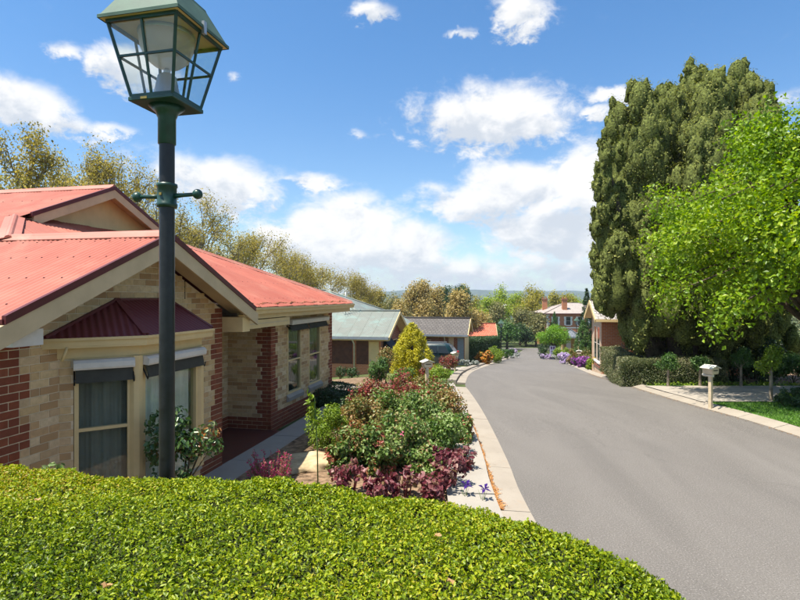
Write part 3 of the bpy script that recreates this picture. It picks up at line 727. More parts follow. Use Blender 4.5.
# porch floor and the path along the wall
mb = MB(); mb.box((XC, YA1, -.16), (XA-.02, YB0, .0)); hb(mb, 'porch_floor', m_tilefl)
for i in range(5):
    y0 = 7.0+i*1.75; mb = MB(); mb.box((XA+.0, y0, -.16), (XA+.62, y0+1.735, .035-.002*(i % 2))); o = hb(mb, 'porch_path_slab', m_conc)
# ---- bay window: posts, frames, panes, awnings, its little hipped roof
def face(p0, p1):
    p0, p1 = Vector((*p0, 0)), Vector((*p1, 0)); t = (p1-p0).normalized(); return p0, t, Vector((t.y, -t.x, 0)), (p1-p0).length
def obox(mb, fr, s0, s1, n0, n1, z0, z1):
    p, t, n, _ = fr; q = lambda s, k, z: p+t*s+n*k+Vector((0, 0, z))
    return mb.hexa([q(s0, n0, z0), q(s0, n1, z0), q(s1, n1, z0), q(s1, n0, z0), q(s0, n0, z1), q(s0, n1, z1), q(s1, n1, z1), q(s1, n0, z1)])
def window(fr, s0, s1, z0, z1, zr, parent, curtain, screen=False, fw=.045, mull=None):
    mb = MB()
    obox(mb, fr, s0, s0+fw, -.07, .012, z0, z1); obox(mb, fr, s1-fw, s1, -.07, .012, z0, z1)
    obox(mb, fr, s0+fw, s1-fw, -.07, .012, z0, z0+fw); obox(mb, fr, s0+fw, s1-fw, -.07, .012, z1-fw, z1)
    if zr: obox(mb, fr, s0+fw, s1-fw, -.05, .006, zr-.018, zr+.018)
    w = hb(mb, 'window', m_cream, parent)
    for (a, b) in ([(z0+fw, zr-.018), (zr+.018, z1-fw)] if zr else [(z0+fw, z1-fw)]):
        mb = MB(); obox(mb, fr, s0+fw, s1-fw, -.034, -.030, a, b); hb(mb, 'pane', m_glass, w)
    if screen:
        mb = MB(); obox(mb, fr, s0+fw, s1-fw, -.062, -.058, z0+fw, z1-fw); hb(mb, 'fly_screen', m_screen, w)
    if curtain:
        p, t, n, _ = fr; V = []; m = int((s1-s0)/.012)
        for i in range(m+1):
            s = s0+(s1-s0)*i/m; dn = -.115+.026*math.sin(i*.52)+.012*math.sin(i*1.3+1)
            for z in (z0, z1): V.append(tuple(p+t*s+n*dn+Vector((0, 0, z))-Vector(HB)))
        link('curtain', np_mesh('curtain', np.array(V), np.array([(2*i, 2*i+2, 2*i+3, 2*i+1) for i in range(m)]), curtain, smooth=True), w)
    return w
def awning(fr, s0, s1, zt, hang, outw=.12, parent=house, drop=.10):
    mb = MB(); p, t, n, _ = fr; q = lambda s, k, z: p+t*s+n*k+Vector((0, 0, z))
    pr = [(.008, zt-drop), (outw-.01, zt-drop-.012), (outw, zt-drop+.01), (outw, zt-.035), (outw-.035, zt-.006), (.008, zt)]
    A_ = [q(s0, k, z) for k, z in pr]; B_ = [q(s1, k, z) for k, z in pr]; m = len(pr)
    mb.add(A_+B_, [(i, (i+1) % m, m+(i+1) % m, m+i) for i in range(m)]+[tuple(range(m))[::-1], tuple(range(m, 2*m))])
    o = hb(mb, 'awning_box', m_white, parent)
    mb = MB(); mb.hexa([q(s0+.02, outw-.03, zt-drop-hang), q(s0+.02, outw-.02, zt-drop-hang), q(s1-.02, outw-.02, zt-drop-hang), q(s1-.02, outw-.03, zt-drop-hang), q(s0+.02, .06, zt-drop+.01), q(s0+.02, .07, zt-drop+.01), q(s1-.02, .07, zt-drop+.01), q(s1-.02, .06, zt-drop+.01)]); hb(mb, 'awning_canvas', m_greyfab, o)
    for s in (s0+.01, s1-.01):
        mb = MB(); mb.tube([q(s, .02, zt-drop-hang*.2), q(s, outw*.8, zt-drop-hang*1.1), q(s, outw*.9, zt-drop-hang*.7)], .009, 6); hb(mb, 'awning_arm', m_post, o)
m_dimroom = M('unlit room sheet', (.045, .045, .042), .9, .1, var=.3, scale=2, bmp=.1)  # near-black sheet standing in for the unlit room behind the glass
f1, f2, f3 = face(bay[0], bay[1]), face(bay[1], bay[2]), face(bay[2], bay[3])
window(f1, .14, s2-.07, .55, 2.26, 1.44, house, m_curtain, True)
window(f2, .07, f2[3]-.07, .55, 2.26, None, house, m_curtain)
window(f3, .07, s2-.14, .55, 2.26, 1.44, house, m_curtain)
for c in (bay[1], bay[2]):
    mb = MB(); mb.lathe([(.078, .55), (.078, 2.26)], (c[0]-.03, c[1], 0), 8, False, .39); hb(mb, 'corner_post', m_cream)
def ring(off, z0, z1, name, mat, inner=-.04, close=.0):
    """band that follows the bay at a given overhang"""
    k = off*math.tan(math.radians(22.5)); pts_o = [(XA+.006, BY0-off*math.sqrt(2)), (XA+BT+off, BY0+BT-k), (XA+BT+off, BY1-BT+k), (XA+.006, BY1+off*math.sqrt(2))]
    k2 = inner*math.tan(math.radians(22.5)); pts_i = [(XA+.006, BY0-inner*math.sqrt(2)), (XA+BT+inner, BY0+BT-k2), (XA+BT+inner, BY1-BT+k2), (XA+.006, BY1+inner*math.sqrt(2))]
    mb = MB()
    for i in range(3):
        a, b, c, d = pts_o[i], pts_o[i+1], pts_i[i+1], pts_i[i]; mb.hexa([(*a, z0), (*b, z0), (*c, z0), (*d, z0), (*a, z1), (*b, z1), (*c, z1), (*d, z1)])
    return hb(mb, name, mat), pts_o
ring(.025, 2.262, 2.385, 'bay_frieze', m_cream)
ring(.16, 2.386, 2.405, 'bay_soffit', m_cream)
ring(.165, 2.406, 2.495, 'bay_gutter', m_cream, .10)
ring(.19, 2.47, 2.50, 'gutter_lip', m_cream, .155)
_, po = ring(.03, .50, .549, 'bay_sill', m_conc, -.08)
k = .15*math.tan(math.radians(22.5))
ev = [(XA+.01, BY0-.15*math.sqrt(2)), (XA+BT+.15, BY0+BT-k), (XA+BT+.15, BY1-BT+k), (XA+.01, BY1+.15*math.sqrt(2))]
tp = [(XA+.01, 5.90), (XA+.01, 6.92)]; ze_, zt_ = 2.50, 2.905
mb = MB(); mb.add([(*ev[0], ze_-.01), (*ev[1], ze_-.01), (*ev[2], ze_-.01), (*ev[3], ze_-.01), (*tp[0], zt_-.02), (*tp[1], zt_-.02)], [(0, 1, 4), (1, 2, 5, 4), (2, 3, 5), (0, 4, 5, 3), (3, 2, 1, 0)])
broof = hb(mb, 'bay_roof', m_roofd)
def tri_sheet(a, b, top0, top1, per=6):
    """corrugated facet between an eave edge and a shorter upper edge, ribs running up the slope"""
    a, b, c, d = Vector((*a, ze_)), Vector((*b, ze_)), Vector((*top0, zt_)), Vector((*top1, zt_)); t = (b-a).normalized(); n = t.cross((c-a)).normalized()
    if n.z < 0: n = -n
    up = n.cross(t)
    if up.z < 0: up = -up
    L = (b-a).length; hgt = (c-a).dot(up); sc, sd = (c-a).dot(t), (d-a).dot(t); m = int(L/CW*per); V = []
    for i in range(m+1):
        s = L*i/m; h = hgt
        if s < sc: h = hgt*s/max(sc, 1e-4)
        if s > sd: h = min(h, hgt*(L-s)/max(L-sd, 1e-4))
        for v in (-.03, max(h, -.02)): V.append(tuple(a+t*s+up*v+n*(.012+CA*math.cos(2*math.pi*s/CW))-Vector(HB)))
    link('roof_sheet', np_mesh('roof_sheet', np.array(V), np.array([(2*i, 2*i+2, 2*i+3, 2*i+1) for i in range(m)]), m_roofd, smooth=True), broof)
tri_sheet(ev[0], ev[1], tp[0], tp[0]); tri_sheet(ev[1], ev[2], tp[0], tp[1]); tri_sheet(ev[2], ev[3], tp[1], tp[1])
for a, b in ((ev[0], tp[0]), (ev[1], tp[0]), (ev[2], tp[1]), (ev[3], tp[1])):
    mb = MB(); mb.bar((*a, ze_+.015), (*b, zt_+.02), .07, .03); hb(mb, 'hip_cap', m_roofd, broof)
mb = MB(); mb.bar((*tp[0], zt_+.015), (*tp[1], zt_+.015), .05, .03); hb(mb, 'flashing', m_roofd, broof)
awning(f1, .13, s2-.045, 2.245, .16); awning(f2, .04, f2[3]-.02, 2.245, .16)
mb = MB(); mb.tube([(XA+.16, BY0-.06, 2.40), (XA+.13, BY0-.10, 2.25)], .016, 8); hb(mb, 'gutter_spout', m_cream)
for dy in (5.27, 7.35): # movement joints in the gable brickwork
    mb = MB(); mb.box((XA+.0, dy, 2.92), (XA+.009, dy+.012, 3.25 if dy < 6 else 3.20)); hb(mb, 'joint', m_dark)
# ---- the pair of windows in the recessed wall
f4 = face((XB, YB0), (XB, YB1))
for w in (w1, w2):
    window(f4, w[0]+.002, w[1]-.002, w[2], w[3], 1.42, house, m_dimroom)  # the sheet here is no curtain: its colour paints the dark interior
    mb = MB(); p, t, n, _ = f4; q = lambda s, k, z: p+t*s+n*k+Vector((0, 0, z))
    mb.hexa([q(w[0]-.06, .007, .44), q(w[0]-.06, .06, .46), q(w[1]+.06, .06, .46), q(w[1]+.06, .007, .44), q(w[0]-.06, .007, .618), q(w[0]-.06, .075, .55), q(w[1]+.06, .075, .55), q(w[1]+.06, .007, .618)]); hb(mb, 'brick_sill', m_conc)
awning(f4, w1[0]-.08, (w1[1]+w2[0])/2-.006, 2.42, .16, .17, drop=.12); awning(f4, (w1[1]+w2[0])/2+.006, w2[1]+.30, 2.42, .16, .17, drop=.12)
# ------------------------------------------------------------------ street lamps
def street_lamp(loc, rz, label, height=1.0):
    t = empty('street_lamp', loc, rz, label=label, cat='street lamp', group='green lantern street lamps'); s = height
    def z(v): return v*s
    mb = MB(); mb.lathe([(.0, 0), (.09, 0), (.09, .05), (.062, .09), (.058, .9), (.046, .93), (.043, 1.0), (.042, z(3.86))], n=24); mb.build('post', m_post, t)
    mb = MB(); mb.lathe([(.044, z(3.82)), (.049, z(3.825)), (.049, z(3.97)), (.054, z(3.98)), (.06, z(4.0)), (.10, z(4.035)), (0, z(4.036))], n=24); mb.build('collar', m_green, t)
    zb = z(3.53)
    mb = MB(); mb.lathe([(.043, zb-.07), (.056, zb-.066), (.058, zb-.05), (.053, zb-.045), (.053, zb+.045), (.058, zb+.05), (.056, zb+.066), (.043, zb+.07)], n=24)
    lb = mb.build('ladder_collar', m_green, t)
    for sg in (-1, 1):
        mb = MB(); mb.tube([(sg*.05, 0, zb-.004), (sg*.10, 0, zb-.002), (sg*.185, 0, zb)], [.0155, .012, .011], 12); mb.build('ladder_bar', m_green, t)
        mb = MB(); prof = [(.0285*math.sin(a), .0285*-math.cos(a)) for a in np.linspace(0, math.pi, 13)]; mb.lathe(prof, (sg*.197, 0, zb), 18); mb.build('ball', m_green, t)
    mb = MB(); mb.box((-.009, -.0585, zb-.006), (.006, -.053, zb+.008)); mb.build('tag', m_brass, lb)
    z0, z1 = z(4.06), z(4.46); b, c = .130, .215
    cb = [(-b, -b), (b, -b), (b, b), (-b, b)]; ct = [(-c, -c), (c, -c), (c, c), (-c, c)]
    mb = MB(); mb.box((-b-.012, -b-.012, z0-.026), (b+.012, b+.012, z0-.004)); tray = mb.build('tray', m_green, t, bevel=.003)
    mb = MB(); mb.box((-.06, -b-.0145, z0-.022), (-.02, -b-.012, z0-.009)); mb.build('maker_tag', m_brass, tray)
    for i in range(4):
        j = (i+1) % 4; A_, B_ = Vector((*cb[i], z0)), Vector((*ct[i], z1)); C_, D_ = Vector((*cb[j], z0)), Vector((*ct[j], z1))
        mb = MB(); mb.bar(A_, B_, .016, .016, (cb[i][0], cb[i][1], 0)); mb.build('corner_bar', m_green, t)
        mb = MB(); mb.bar(A_+Vector((0, 0, .004)), C_+Vector((0, 0, .004)), .013, .014); mb.build('bottom_rail', m_green, t)
        mb = MB(); mb.bar(B_-Vector((0, 0, .012)), D_-Vector((0, 0, .012)), .014, .026); mb.build('top_rail', m_green, t)
        m0, m1 = (A_+C_)/2, (B_+D_)/2; mb = MB(); mb.bar(m0, m1, .012, .010, (m0.x, m0.y, 0)); mb.build('glazing_bar', m_green, t)
        f = .52; h0, h1 = A_*(1-f)+B_*f, C_*(1-f)+D_*f; mb = MB(); mb.bar(h0, h1, .010, .012); mb.build('glazing_bar', m_green, t)
        q = .97; mb = MB(); ins = Vector((-(m0.x), -(m0.y), 0)).normalized()*.004; P_ = [A_+ins, C_+ins, D_+ins, B_+ins]; mb.prism(P_, ins*.4); mb.build('pane', m_lglass, t)
    # roof with a drip edge, stepping up to a cap
    mb = MB(); e = .247; zr0 = z1+.004
    pr = [(e, zr0-.012), (e, zr0+.006), (e-.012, zr0+.016), (.155, zr0+.17), (.150, zr0+.185), (.105, zr0+.20), (.085, zr0+.27), (.03, zr0+.31), (.0, zr0+.315)]
    mb.lathe([(r*math.sqrt(2), zz) for r, zz in pr], n=4, smooth=False, rot=math.pi/4); rf = mb.build('lantern_roof', m_lroof, t)
    mb = MB(); mb.lathe([(0, zr0-.010), (e*math.sqrt(2)-.01, zr0-.011)][::-1], n=4, smooth=False, rot=math.pi/4); mb.build('roof_lining', m_cream, rf)
    mb = MB(); mb.lathe([(.0, zr0+.36), (.018, zr0+.352), (.025, zr0+.335), (.02, zr0+.315), (.012, zr0+.305)][::-1], n=16); mb.build('finial', m_green, rf)
    mb = MB(); mb.box((.235, -.02, zr0-.04), (.252, .005, zr0+.03)); mb.build('latch', m_steel, rf)
    zl = z1-.005
    mb = MB(); mb.lathe([(.145, zl-.005), (.150, zl-.03), (.142, zl-.09), (.118, zl-.145), (.075, zl-.182), (.03, zl-.197), (0, zl-.2)], n=28); mb.build('diffuser', m_diff, t)
    mb = MB(); mb.lathe([(.152, zl+.0), (.156, zl-.012), (.15, zl-.022)], n=28); mb.build('diffuser_ring', m_steel, t)
    mb = MB(); mb.lathe([(.012, zl-.198), (.02, zl-.215), (.014, zl-.235)], n=14); mb.build('lamp_tip', m_steel, t)
    mb = MB(); mb.lathe([(.082, z0-.002), (.076, z0+.02), (.05, z0+.15), (.03, z0+.165), (0, z0+.166)], n=20); mb.build('gear_cone', m_steel, t)
    return t
m_diff, g = newmat('frosted diffuser'); p = pbsdf(g, (.72, .66, .60), .35, .5); tr = g.n('ShaderNodeBsdfTranslucent'); g.put(tr.inputs[0], (.8, .76, .70)); tp_ = g.n('ShaderNodeBsdfTransparent')
x1 = g.n('ShaderNodeMixShader'); x1.inputs[0].default_value = .5; g.link(p.outputs[0], x1.inputs[1]); g.link(tr.outputs[0], x1.inputs[2])
x2 = g.n('ShaderNodeMixShader'); x2.inputs[0].default_value = .30; g.link(x1.outputs[0], x2.inputs[1]); g.link(tp_.outputs[0], x2.inputs[2]); finish(g, x2.outputs[0])
lx, ly = at(167, 3.05)
street_lamp((lx, ly, .0), -math.radians(13), 'tall green lantern lamp on a black post rising behind the clipped front hedge')
x, y = at(576.5, 64); street_lamp((x, y, float(gz(x, y))), .3, 'small distant green lamp beside the slate roofed shelter')
x, y = at(501, 52); street_lamp((x, y, float(gz(x, y))), .2, 'distant lamp with pale lantern at the end of the dark hedge', .82)

# ------------------------------------------------------------------ foliage tools
def unit(v): return v/np.maximum(np.linalg.norm(v, axis=1), 1e-9)[:, None]
def leaves(name, Pn, N, size, mat, seed, parent=None, asp=.5, six=False, jit=.6, droop=.0, fold=.25, tone=None, mixt=.5, **kw):
    """many small folded leaves; Pn positions, N rough outward directions"""
    rg = R(seed); n = len(Pn); N = unit(N+rg.normal(0, jit, (n, 3))); T = rg.normal(0, 1, (n, 3)); T[:, 2] -= droop; T = unit(T-N*(T*N).sum(1)[:, None]); B = np.cross(N, T)
    s = (size*rg.uniform(.6, 1.35, n))[:, None]; w = s*asp*rg.uniform(.8, 1.2, n)[:, None]
    r = rg.random(n); v = r if tone is None else np.clip(tone*mixt+r*(1-mixt), 0, 1)
    if six:
        q = [Pn, Pn+T*s*.33+B*w*.5+N*w*fold, Pn+T*s*.72+B*w*.38+N*w*fold*.6-N*s*.05, Pn+T*s-N*s*.12, Pn+T*s*.72-B*w*.38+N*w*fold*.6-N*s*.05, Pn+T*s*.33-B*w*.5+N*w*fold]
        V = np.stack(q, 1).reshape(-1, 3); i = np.arange(n)*6; Fq = np.concatenate([np.stack([i, i+1, i+2, i+3], 1), np.stack([i, i+3, i+4, i+5], 1)]); k = 6
    else:
        q = [Pn, Pn+T*s*.5+B*w*.5+N*w*fold, Pn+T*s, Pn+T*s*.5-B*w*.5+N*w*fold]; V = np.stack(q, 1).reshape(-1, 3); i = np.arange(n)*4; k = 4
        Fq = np.concatenate([np.stack([i, i+1, i+2], 1), np.stack([i, i+2, i+3], 1)])
    me = np_mesh(name, V, Fq, mat, np.repeat(v, k), smooth=True)
    return link(name, me, parent, kind='stuff', **kw)
def sph(rg, n): return unit(rg.normal(0, 1, (n, 3)))
def blob_pts(rg, C, Rr, n, inner=.5, bias=2.0, up=0.0):
    """points through the outer part of a set of ellipsoids, with outward directions and one tone per blob"""
    C, Rr = np.asarray(C, float), np.asarray(Rr, float)
    if Rr.ndim == 1: Rr = np.repeat(Rr[:, None], 3, 1)
    w = Rr.max(1)**2; k = rg.choice(len(C), n, p=w/w.sum()); d = sph(rg, n)
    rad = inner+(1.06-inner)*rg.random(n)**(1/bias); p = C[k]+d*Rr[k]*rad[:, None]; d[:, 2] += up
    tn = rg.random(len(C))[k]
    return p, d, tn
def lumps(rg, c, r, n, lr, shell=.62, zmin=None):
    """sub-blobs spread through an ellipsoid so that its outline is uneven"""
    d = sph(rg, n); q = np.array(c)+d*np.array(r)*(shell+(1-shell)*rg.random((n, 1))**.6)*.86
    if zmin is not None: q[:, 2] = np.maximum(q[:, 2], zmin)
    return q, lr*rg.uniform(.65, 1.3, n)
def grow(rg, p, d, L, r, lev, out, tips, spread=.6, nch=3, upb=.15, wig=.12):
    pts = [Vector(p)]; d = Vector(d).normalized(); m = 4
    for i in range(m):
        d = (d+Vector(rg.normal(0, wig, 3))+Vector((0, 0, upb*.4))).normalized(); pts.append(pts[-1]+d*(L/m))
    e = .62 if lev else .25; out.append((pts, [r*(1-(1-e)*i/m) for i in range(m+1)], lev))
    if lev == 0: tips += [pts[-1], pts[2]]; return
    for k in range(nch+(1 if rg.random() < .4 else 0)):
        i = m if k == 0 else int(rg.integers(2, m+1)); a = Vector(rg.normal(0, 1, 3)); a = (a-d*a.dot(d)).normalized(); sp = spread*(.35 if k == 0 else rg.uniform(.7, 1.3))
        grow(rg, pts[i], (d*math.cos(sp)+a*math.sin(sp)+Vector((0, 0, upb))).normalized(), L*rg.uniform(.6, .82), r*(.62 if k else .66), lev-1, out, tips, spread, nch, upb, wig)
def wood(out, n0=9):
    mb = MB()
    for pts, rad, lev in out: mb.tube(pts, rad, n0 if lev >= 2 else 5, cap=(lev == 0))
    return mb
PAL = {}
def pal(name, cols, **kw):
    if name not in PAL: PAL[name] = LEAF('leaf '+name, cols, **kw)
    return PAL[name]
def tree(name, label, loc, H, Wd, mat, n, leaf, bark, seed, trunk=.25, lev=4, clump=.5, spread=.6, cat='tree', group=None, sparse=1.0, r0=None, wob=.5, asp=.55, inner=.1, lean=(0, 0), up=.12, six=False, droopy=None):
    """trunk and limbs grown from a seed, scaled to the wanted height and width, with leaves round the twigs"""
    rg = R(seed); out = []; tips = []; r0 = r0 or H*.022
    grow(rg, (0, 0, H*trunk), (lean[0]*.3, lean[1]*.3, 1), H*.30, r0*.8, lev-1, out, tips, spread, 3, up)
    for a in range(3):
        an = a*2.1+rg.random(); grow(rg, (0, 0, H*trunk*rg.uniform(.85, 1.05)), (math.cos(an)*.8, math.sin(an)*.8, .75), H*.26, r0*.6, lev-2, out, tips, spread, 3, up)
    tp = np.array([list(t) for t in tips]); hi = np.percentile(tp[:, 2], 98); wd = np.percentile(np.hypot(tp[:, 0]-lean[0], tp[:, 1]-lean[1]), 92)
    sz = (H*(1-trunk)-clump)/max(hi-H*trunk, .1); sxy = max(Wd/2-clump*.6, .2)/max(wd, .1)
    def fix(v): return Vector((v[0]*sxy, v[1]*sxy, H*trunk+(v[2]-H*trunk)*sz if v[2] > H*trunk else v[2]))
    out = [([fix(p) for p in pts], rad, l) for pts, rad, l in out]; tp = np.array([list(fix(t)) for t in tips])
    tr_pts = [Vector((0, 0, -.15)), Vector((0, 0, .15)), Vector((0, 0, H*trunk*.5)), Vector((0, 0, H*trunk+.02))]
    out.insert(0, (tr_pts, [r0*1.5, r0*1.12, r0, r0*.9], 3))
    if droopy:      # outer branches that hang below the crown
        ex = []
        for k in range(droopy[0]):
            a = rg.uniform(0, 6.28); rr = Wd/2*rg.uniform(.45, .92); e = Vector((math.cos(a)*rr, math.sin(a)*rr, droopy[1]*rg.uniform(.75, 1.7))); m_ = Vector((e.x*.55, e.y*.55, e.z+H*.10)); out.append(([Vector((0, 0, H*trunk)), m_, e], [r0*.35, r0*.2, .02], 1)); ex += [list(e), list((e+m_)/2), list(e+Vector(rg.normal(0, .4, 3))), list(m_+Vector((0, 0, .3)))]
        tp = np.concatenate([tp, np.array(ex)])
    t = empty(name, loc, 0, label=label, cat=cat, group=group)
    wood(out).build('trunk', bark, t)
    p, d, tn = blob_pts(rg, tp, clump*rg.uniform(.55, 1.25, len(tp)), n, inner, 2.2, .3)
    p[:, 2] = np.maximum(p[:, 2], .3)
    leaves('crown', p, d, leaf, mat, seed+1, t, asp=asp, jit=.8, droop=.5, tone=tn, six=six)
    return t
def shrub(name, label, loc, r, mat, n, leaf, seed, cat='shrub', group=None, nl=14, lr=.38, stems=6, asp=.55, six=False, jit=.6, inner=.35, flowers=None, lift=.5, shell=.5, rz=0.0, stem_mat=None, core=True, droop=0.3, mixt=.5):
    """bushy plant standing on loc; r = half width x, half width y, half height; flowers = (mat, n, size)"""
    rg = R(seed); t = empty(name, loc, rz, label=label, cat=cat, group=group); c = (0, 0, r[2]*(2*lift))
    q, qr = lumps(rg, c, r, nl, lr*min(r[0], r[2]), shell, zmin=.06)
    mb = MB()
    for i in range(max(2, stems)):
        e = q[int(rg.integers(len(q)))]; a = rg.normal(0, .10*min(r[0], r[1]), 2); mb.tube([(a[0], a[1], -.08), (a[0]*1.5+e[0]*.3, a[1]*1.5+e[1]*.3, e[2]*.5), tuple(e)], [.012+.012*r[2], .009+.008*r[2], .004], 5)
    mb.build('stem', stem_mat or m_twig, t)
    p, d, tn = blob_pts(rg, q, qr, n, inner, 2.0, .4); p[:, 2] = np.maximum(p[:, 2], .01+.04*rg.random(n))
    leaves('foliage', p, d, leaf, mat, seed+7, t, asp=asp, six=six, jit=jit, tone=tn, droop=droop, mixt=mixt)
    if flowers:
        fm, fn, fs = flowers; p, d, tn = blob_pts(rg, q, qr*1.04, fn, .95, 2.0, 1.2); ok = d[:, 2] > -.1; p, d = p[ok], d[ok]; p[:, 2] = np.maximum(p[:, 2], .05)
        k = 4; pp = np.repeat(p, k, 0)+rg.normal(0, fs*.25, (len(p)*k, 3)); leaves('flower_heads', pp, np.repeat(d, k, 0), fs, fm, seed+9, t, asp=.8, jit=.8)
    return t
def poly_dist(P2, poly):
    poly = np.array(poly); d = np.full(len(P2), 1e9); ins = np.zeros(len(P2), bool)
    for i in range(len(poly)):
        a, b = poly[i], poly[(i+1) % len(poly)]; ab = b-a; t = np.clip(((P2-a)@ab)/(ab@ab), 0, 1); d = np.minimum(d, np.linalg.norm(P2-(a+t[:, None]*ab), axis=1))
        cnd = ((a[1] > P2[:, 1]) != (b[1] > P2[:, 1])); xi = a[0]+(P2[:, 1]-a[1])/(b[1]-a[1]+1e-12)*ab[0]; ins ^= cnd & (P2[:, 0] < xi)
    return d, ins
def wave(P2, f, seed):
    rg = R(seed); v = np.zeros(len(P2))
    for k in range(7): w = rg.normal(0, f, 2); v += np.sin(P2@w+rg.random()*6.28)
    return v/3.5
def hedge(name, label, outline, z1, r, mat, n_top, n_side, leaf, seed, rough=.03, wf=3.0, six=False, asp=.5, parent_kw=None, base=None, jit=.55, spot=None, crown=0.0, fine=0.0):
    """clipped hedge: leaf shell over a twiggy core, rounded shoulders; outline in plan, z1 height over the ground"""
    rg = R(seed); o = np.array(outline, float); c = o.mean(0); z0 = float(gz(*c)) if base is None else base; t = empty(name, (c[0], c[1], z0), 0, label=label, cat='hedge', group=None)
    lo, hi = o.min(0), o.max(0); P2 = lo+(hi-lo)*rg.random((int(n_top*2.2), 2)); d, ins = poly_dist(P2, o); P2, d = P2[ins][:n_top], d[ins][:n_top]
    for ex in range(1 if fine else 0):
        Q = P2[d < r*1.1]+rg.normal(0, .006, (int((d < r*1.1).sum()), 2)); dq, iq = poly_dist(Q, o); P2, d = np.concatenate([P2, Q[iq]]), np.concatenate([d, dq[iq]])
    def top(P2, d): k = np.clip(d/r, 0, 1); return z1-r*(1-np.sqrt(np.maximum(0, 1-(1-k)**2)))+rough*wave(P2-c, wf, seed)+(fine*(wave(P2-c, wf*6, seed+5)+.7*wave(P2-c, wf*14, seed+6)) if fine else 0)+crown*np.clip(d/(r*3), 0, 1)
    zt = top(P2, d); e = .01; gx = (top(P2+[e, 0], poly_dist(P2+[e, 0], o)[0])-top(P2-[e, 0], poly_dist(P2-[e, 0], o)[0]))/(2*e); gy = (top(P2+[0, e], poly_dist(P2+[0, e], o)[0])-top(P2-[0, e], poly_dist(P2-[0, e], o)[0]))/(2*e)
    N = unit(np.stack([-np.clip(gx, -4, 4), -np.clip(gy, -4, 4), np.ones(len(zt))], 1)); dep = leaf*rg.random(len(zt))**1.5*2.4; P = np.stack([P2[:, 0]-c[0], P2[:, 1]-c[1], zt], 1)-N*dep[:, None]
    seg = np.roll(o, -1, 0)-o; Ls = np.linalg.norm(seg, axis=1); area = (o[:, 0]*np.roll(o[:, 1], -1)-o[:, 1]*np.roll(o[:, 0], -1)).sum(); k = rg.choice(len(o), n_side, p=Ls/Ls.sum()); u = rg.random(n_side)
    q = o[k]+seg[k]*u[:, None]; nn = np.stack([seg[k][:, 1], -seg[k][:, 0]], 1)/Ls[k][:, None]*(1 if area > 0 else -1); zz = rg.random(n_side)*(z1-r*.6); pv = np.stack([q[:, 0]+q[:, 1]*.3, zz*1.2], 1)
    q = q+nn*(rough*wave(pv, wf, seed+1)-leaf*rg.random(n_side)*1.8)[:, None]; Ps = np.stack([q[:, 0]-c[0], q[:, 1]-c[1], zz+.02], 1); Ns = np.concatenate([nn, np.full((n_side, 1), .25)], 1)
    tone = np.clip(.5+.5*wave(np.concatenate([P, Ps])[:, :2]*1.0+np.concatenate([P, Ps])[:, 2:]*.7, 2.6, seed+3), 0, 1)
    leaves('foliage', np.concatenate([P, Ps]), np.concatenate([N, Ns]), leaf, mat, seed+2, t, six=six, asp=asp, jit=jit, tone=tone, mixt=.35)
    # twiggy inside
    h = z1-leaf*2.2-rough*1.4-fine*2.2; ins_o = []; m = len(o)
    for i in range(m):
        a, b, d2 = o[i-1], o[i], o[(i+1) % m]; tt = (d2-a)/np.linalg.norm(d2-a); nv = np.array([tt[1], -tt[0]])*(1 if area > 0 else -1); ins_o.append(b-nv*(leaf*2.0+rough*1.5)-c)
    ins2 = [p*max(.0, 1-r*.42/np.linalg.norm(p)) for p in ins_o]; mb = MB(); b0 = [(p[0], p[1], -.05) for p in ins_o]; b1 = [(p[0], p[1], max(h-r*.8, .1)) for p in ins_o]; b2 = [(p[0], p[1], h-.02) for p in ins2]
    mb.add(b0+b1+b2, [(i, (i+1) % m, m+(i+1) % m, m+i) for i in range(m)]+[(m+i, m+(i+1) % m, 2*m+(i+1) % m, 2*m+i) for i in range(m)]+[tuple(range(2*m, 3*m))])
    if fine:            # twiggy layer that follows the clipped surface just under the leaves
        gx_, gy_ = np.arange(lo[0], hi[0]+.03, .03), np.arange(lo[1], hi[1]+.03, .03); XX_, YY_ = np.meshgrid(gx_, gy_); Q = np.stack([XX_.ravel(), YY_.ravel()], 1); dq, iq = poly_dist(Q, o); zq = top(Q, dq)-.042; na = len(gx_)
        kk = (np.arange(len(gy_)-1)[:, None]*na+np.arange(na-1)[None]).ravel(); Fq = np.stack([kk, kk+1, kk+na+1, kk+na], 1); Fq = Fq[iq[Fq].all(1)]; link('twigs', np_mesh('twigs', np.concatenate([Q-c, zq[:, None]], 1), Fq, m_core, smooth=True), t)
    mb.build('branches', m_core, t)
    return t
def gl(x, y, dz=.05): return (x, y, float(gz(x, y))+dz)

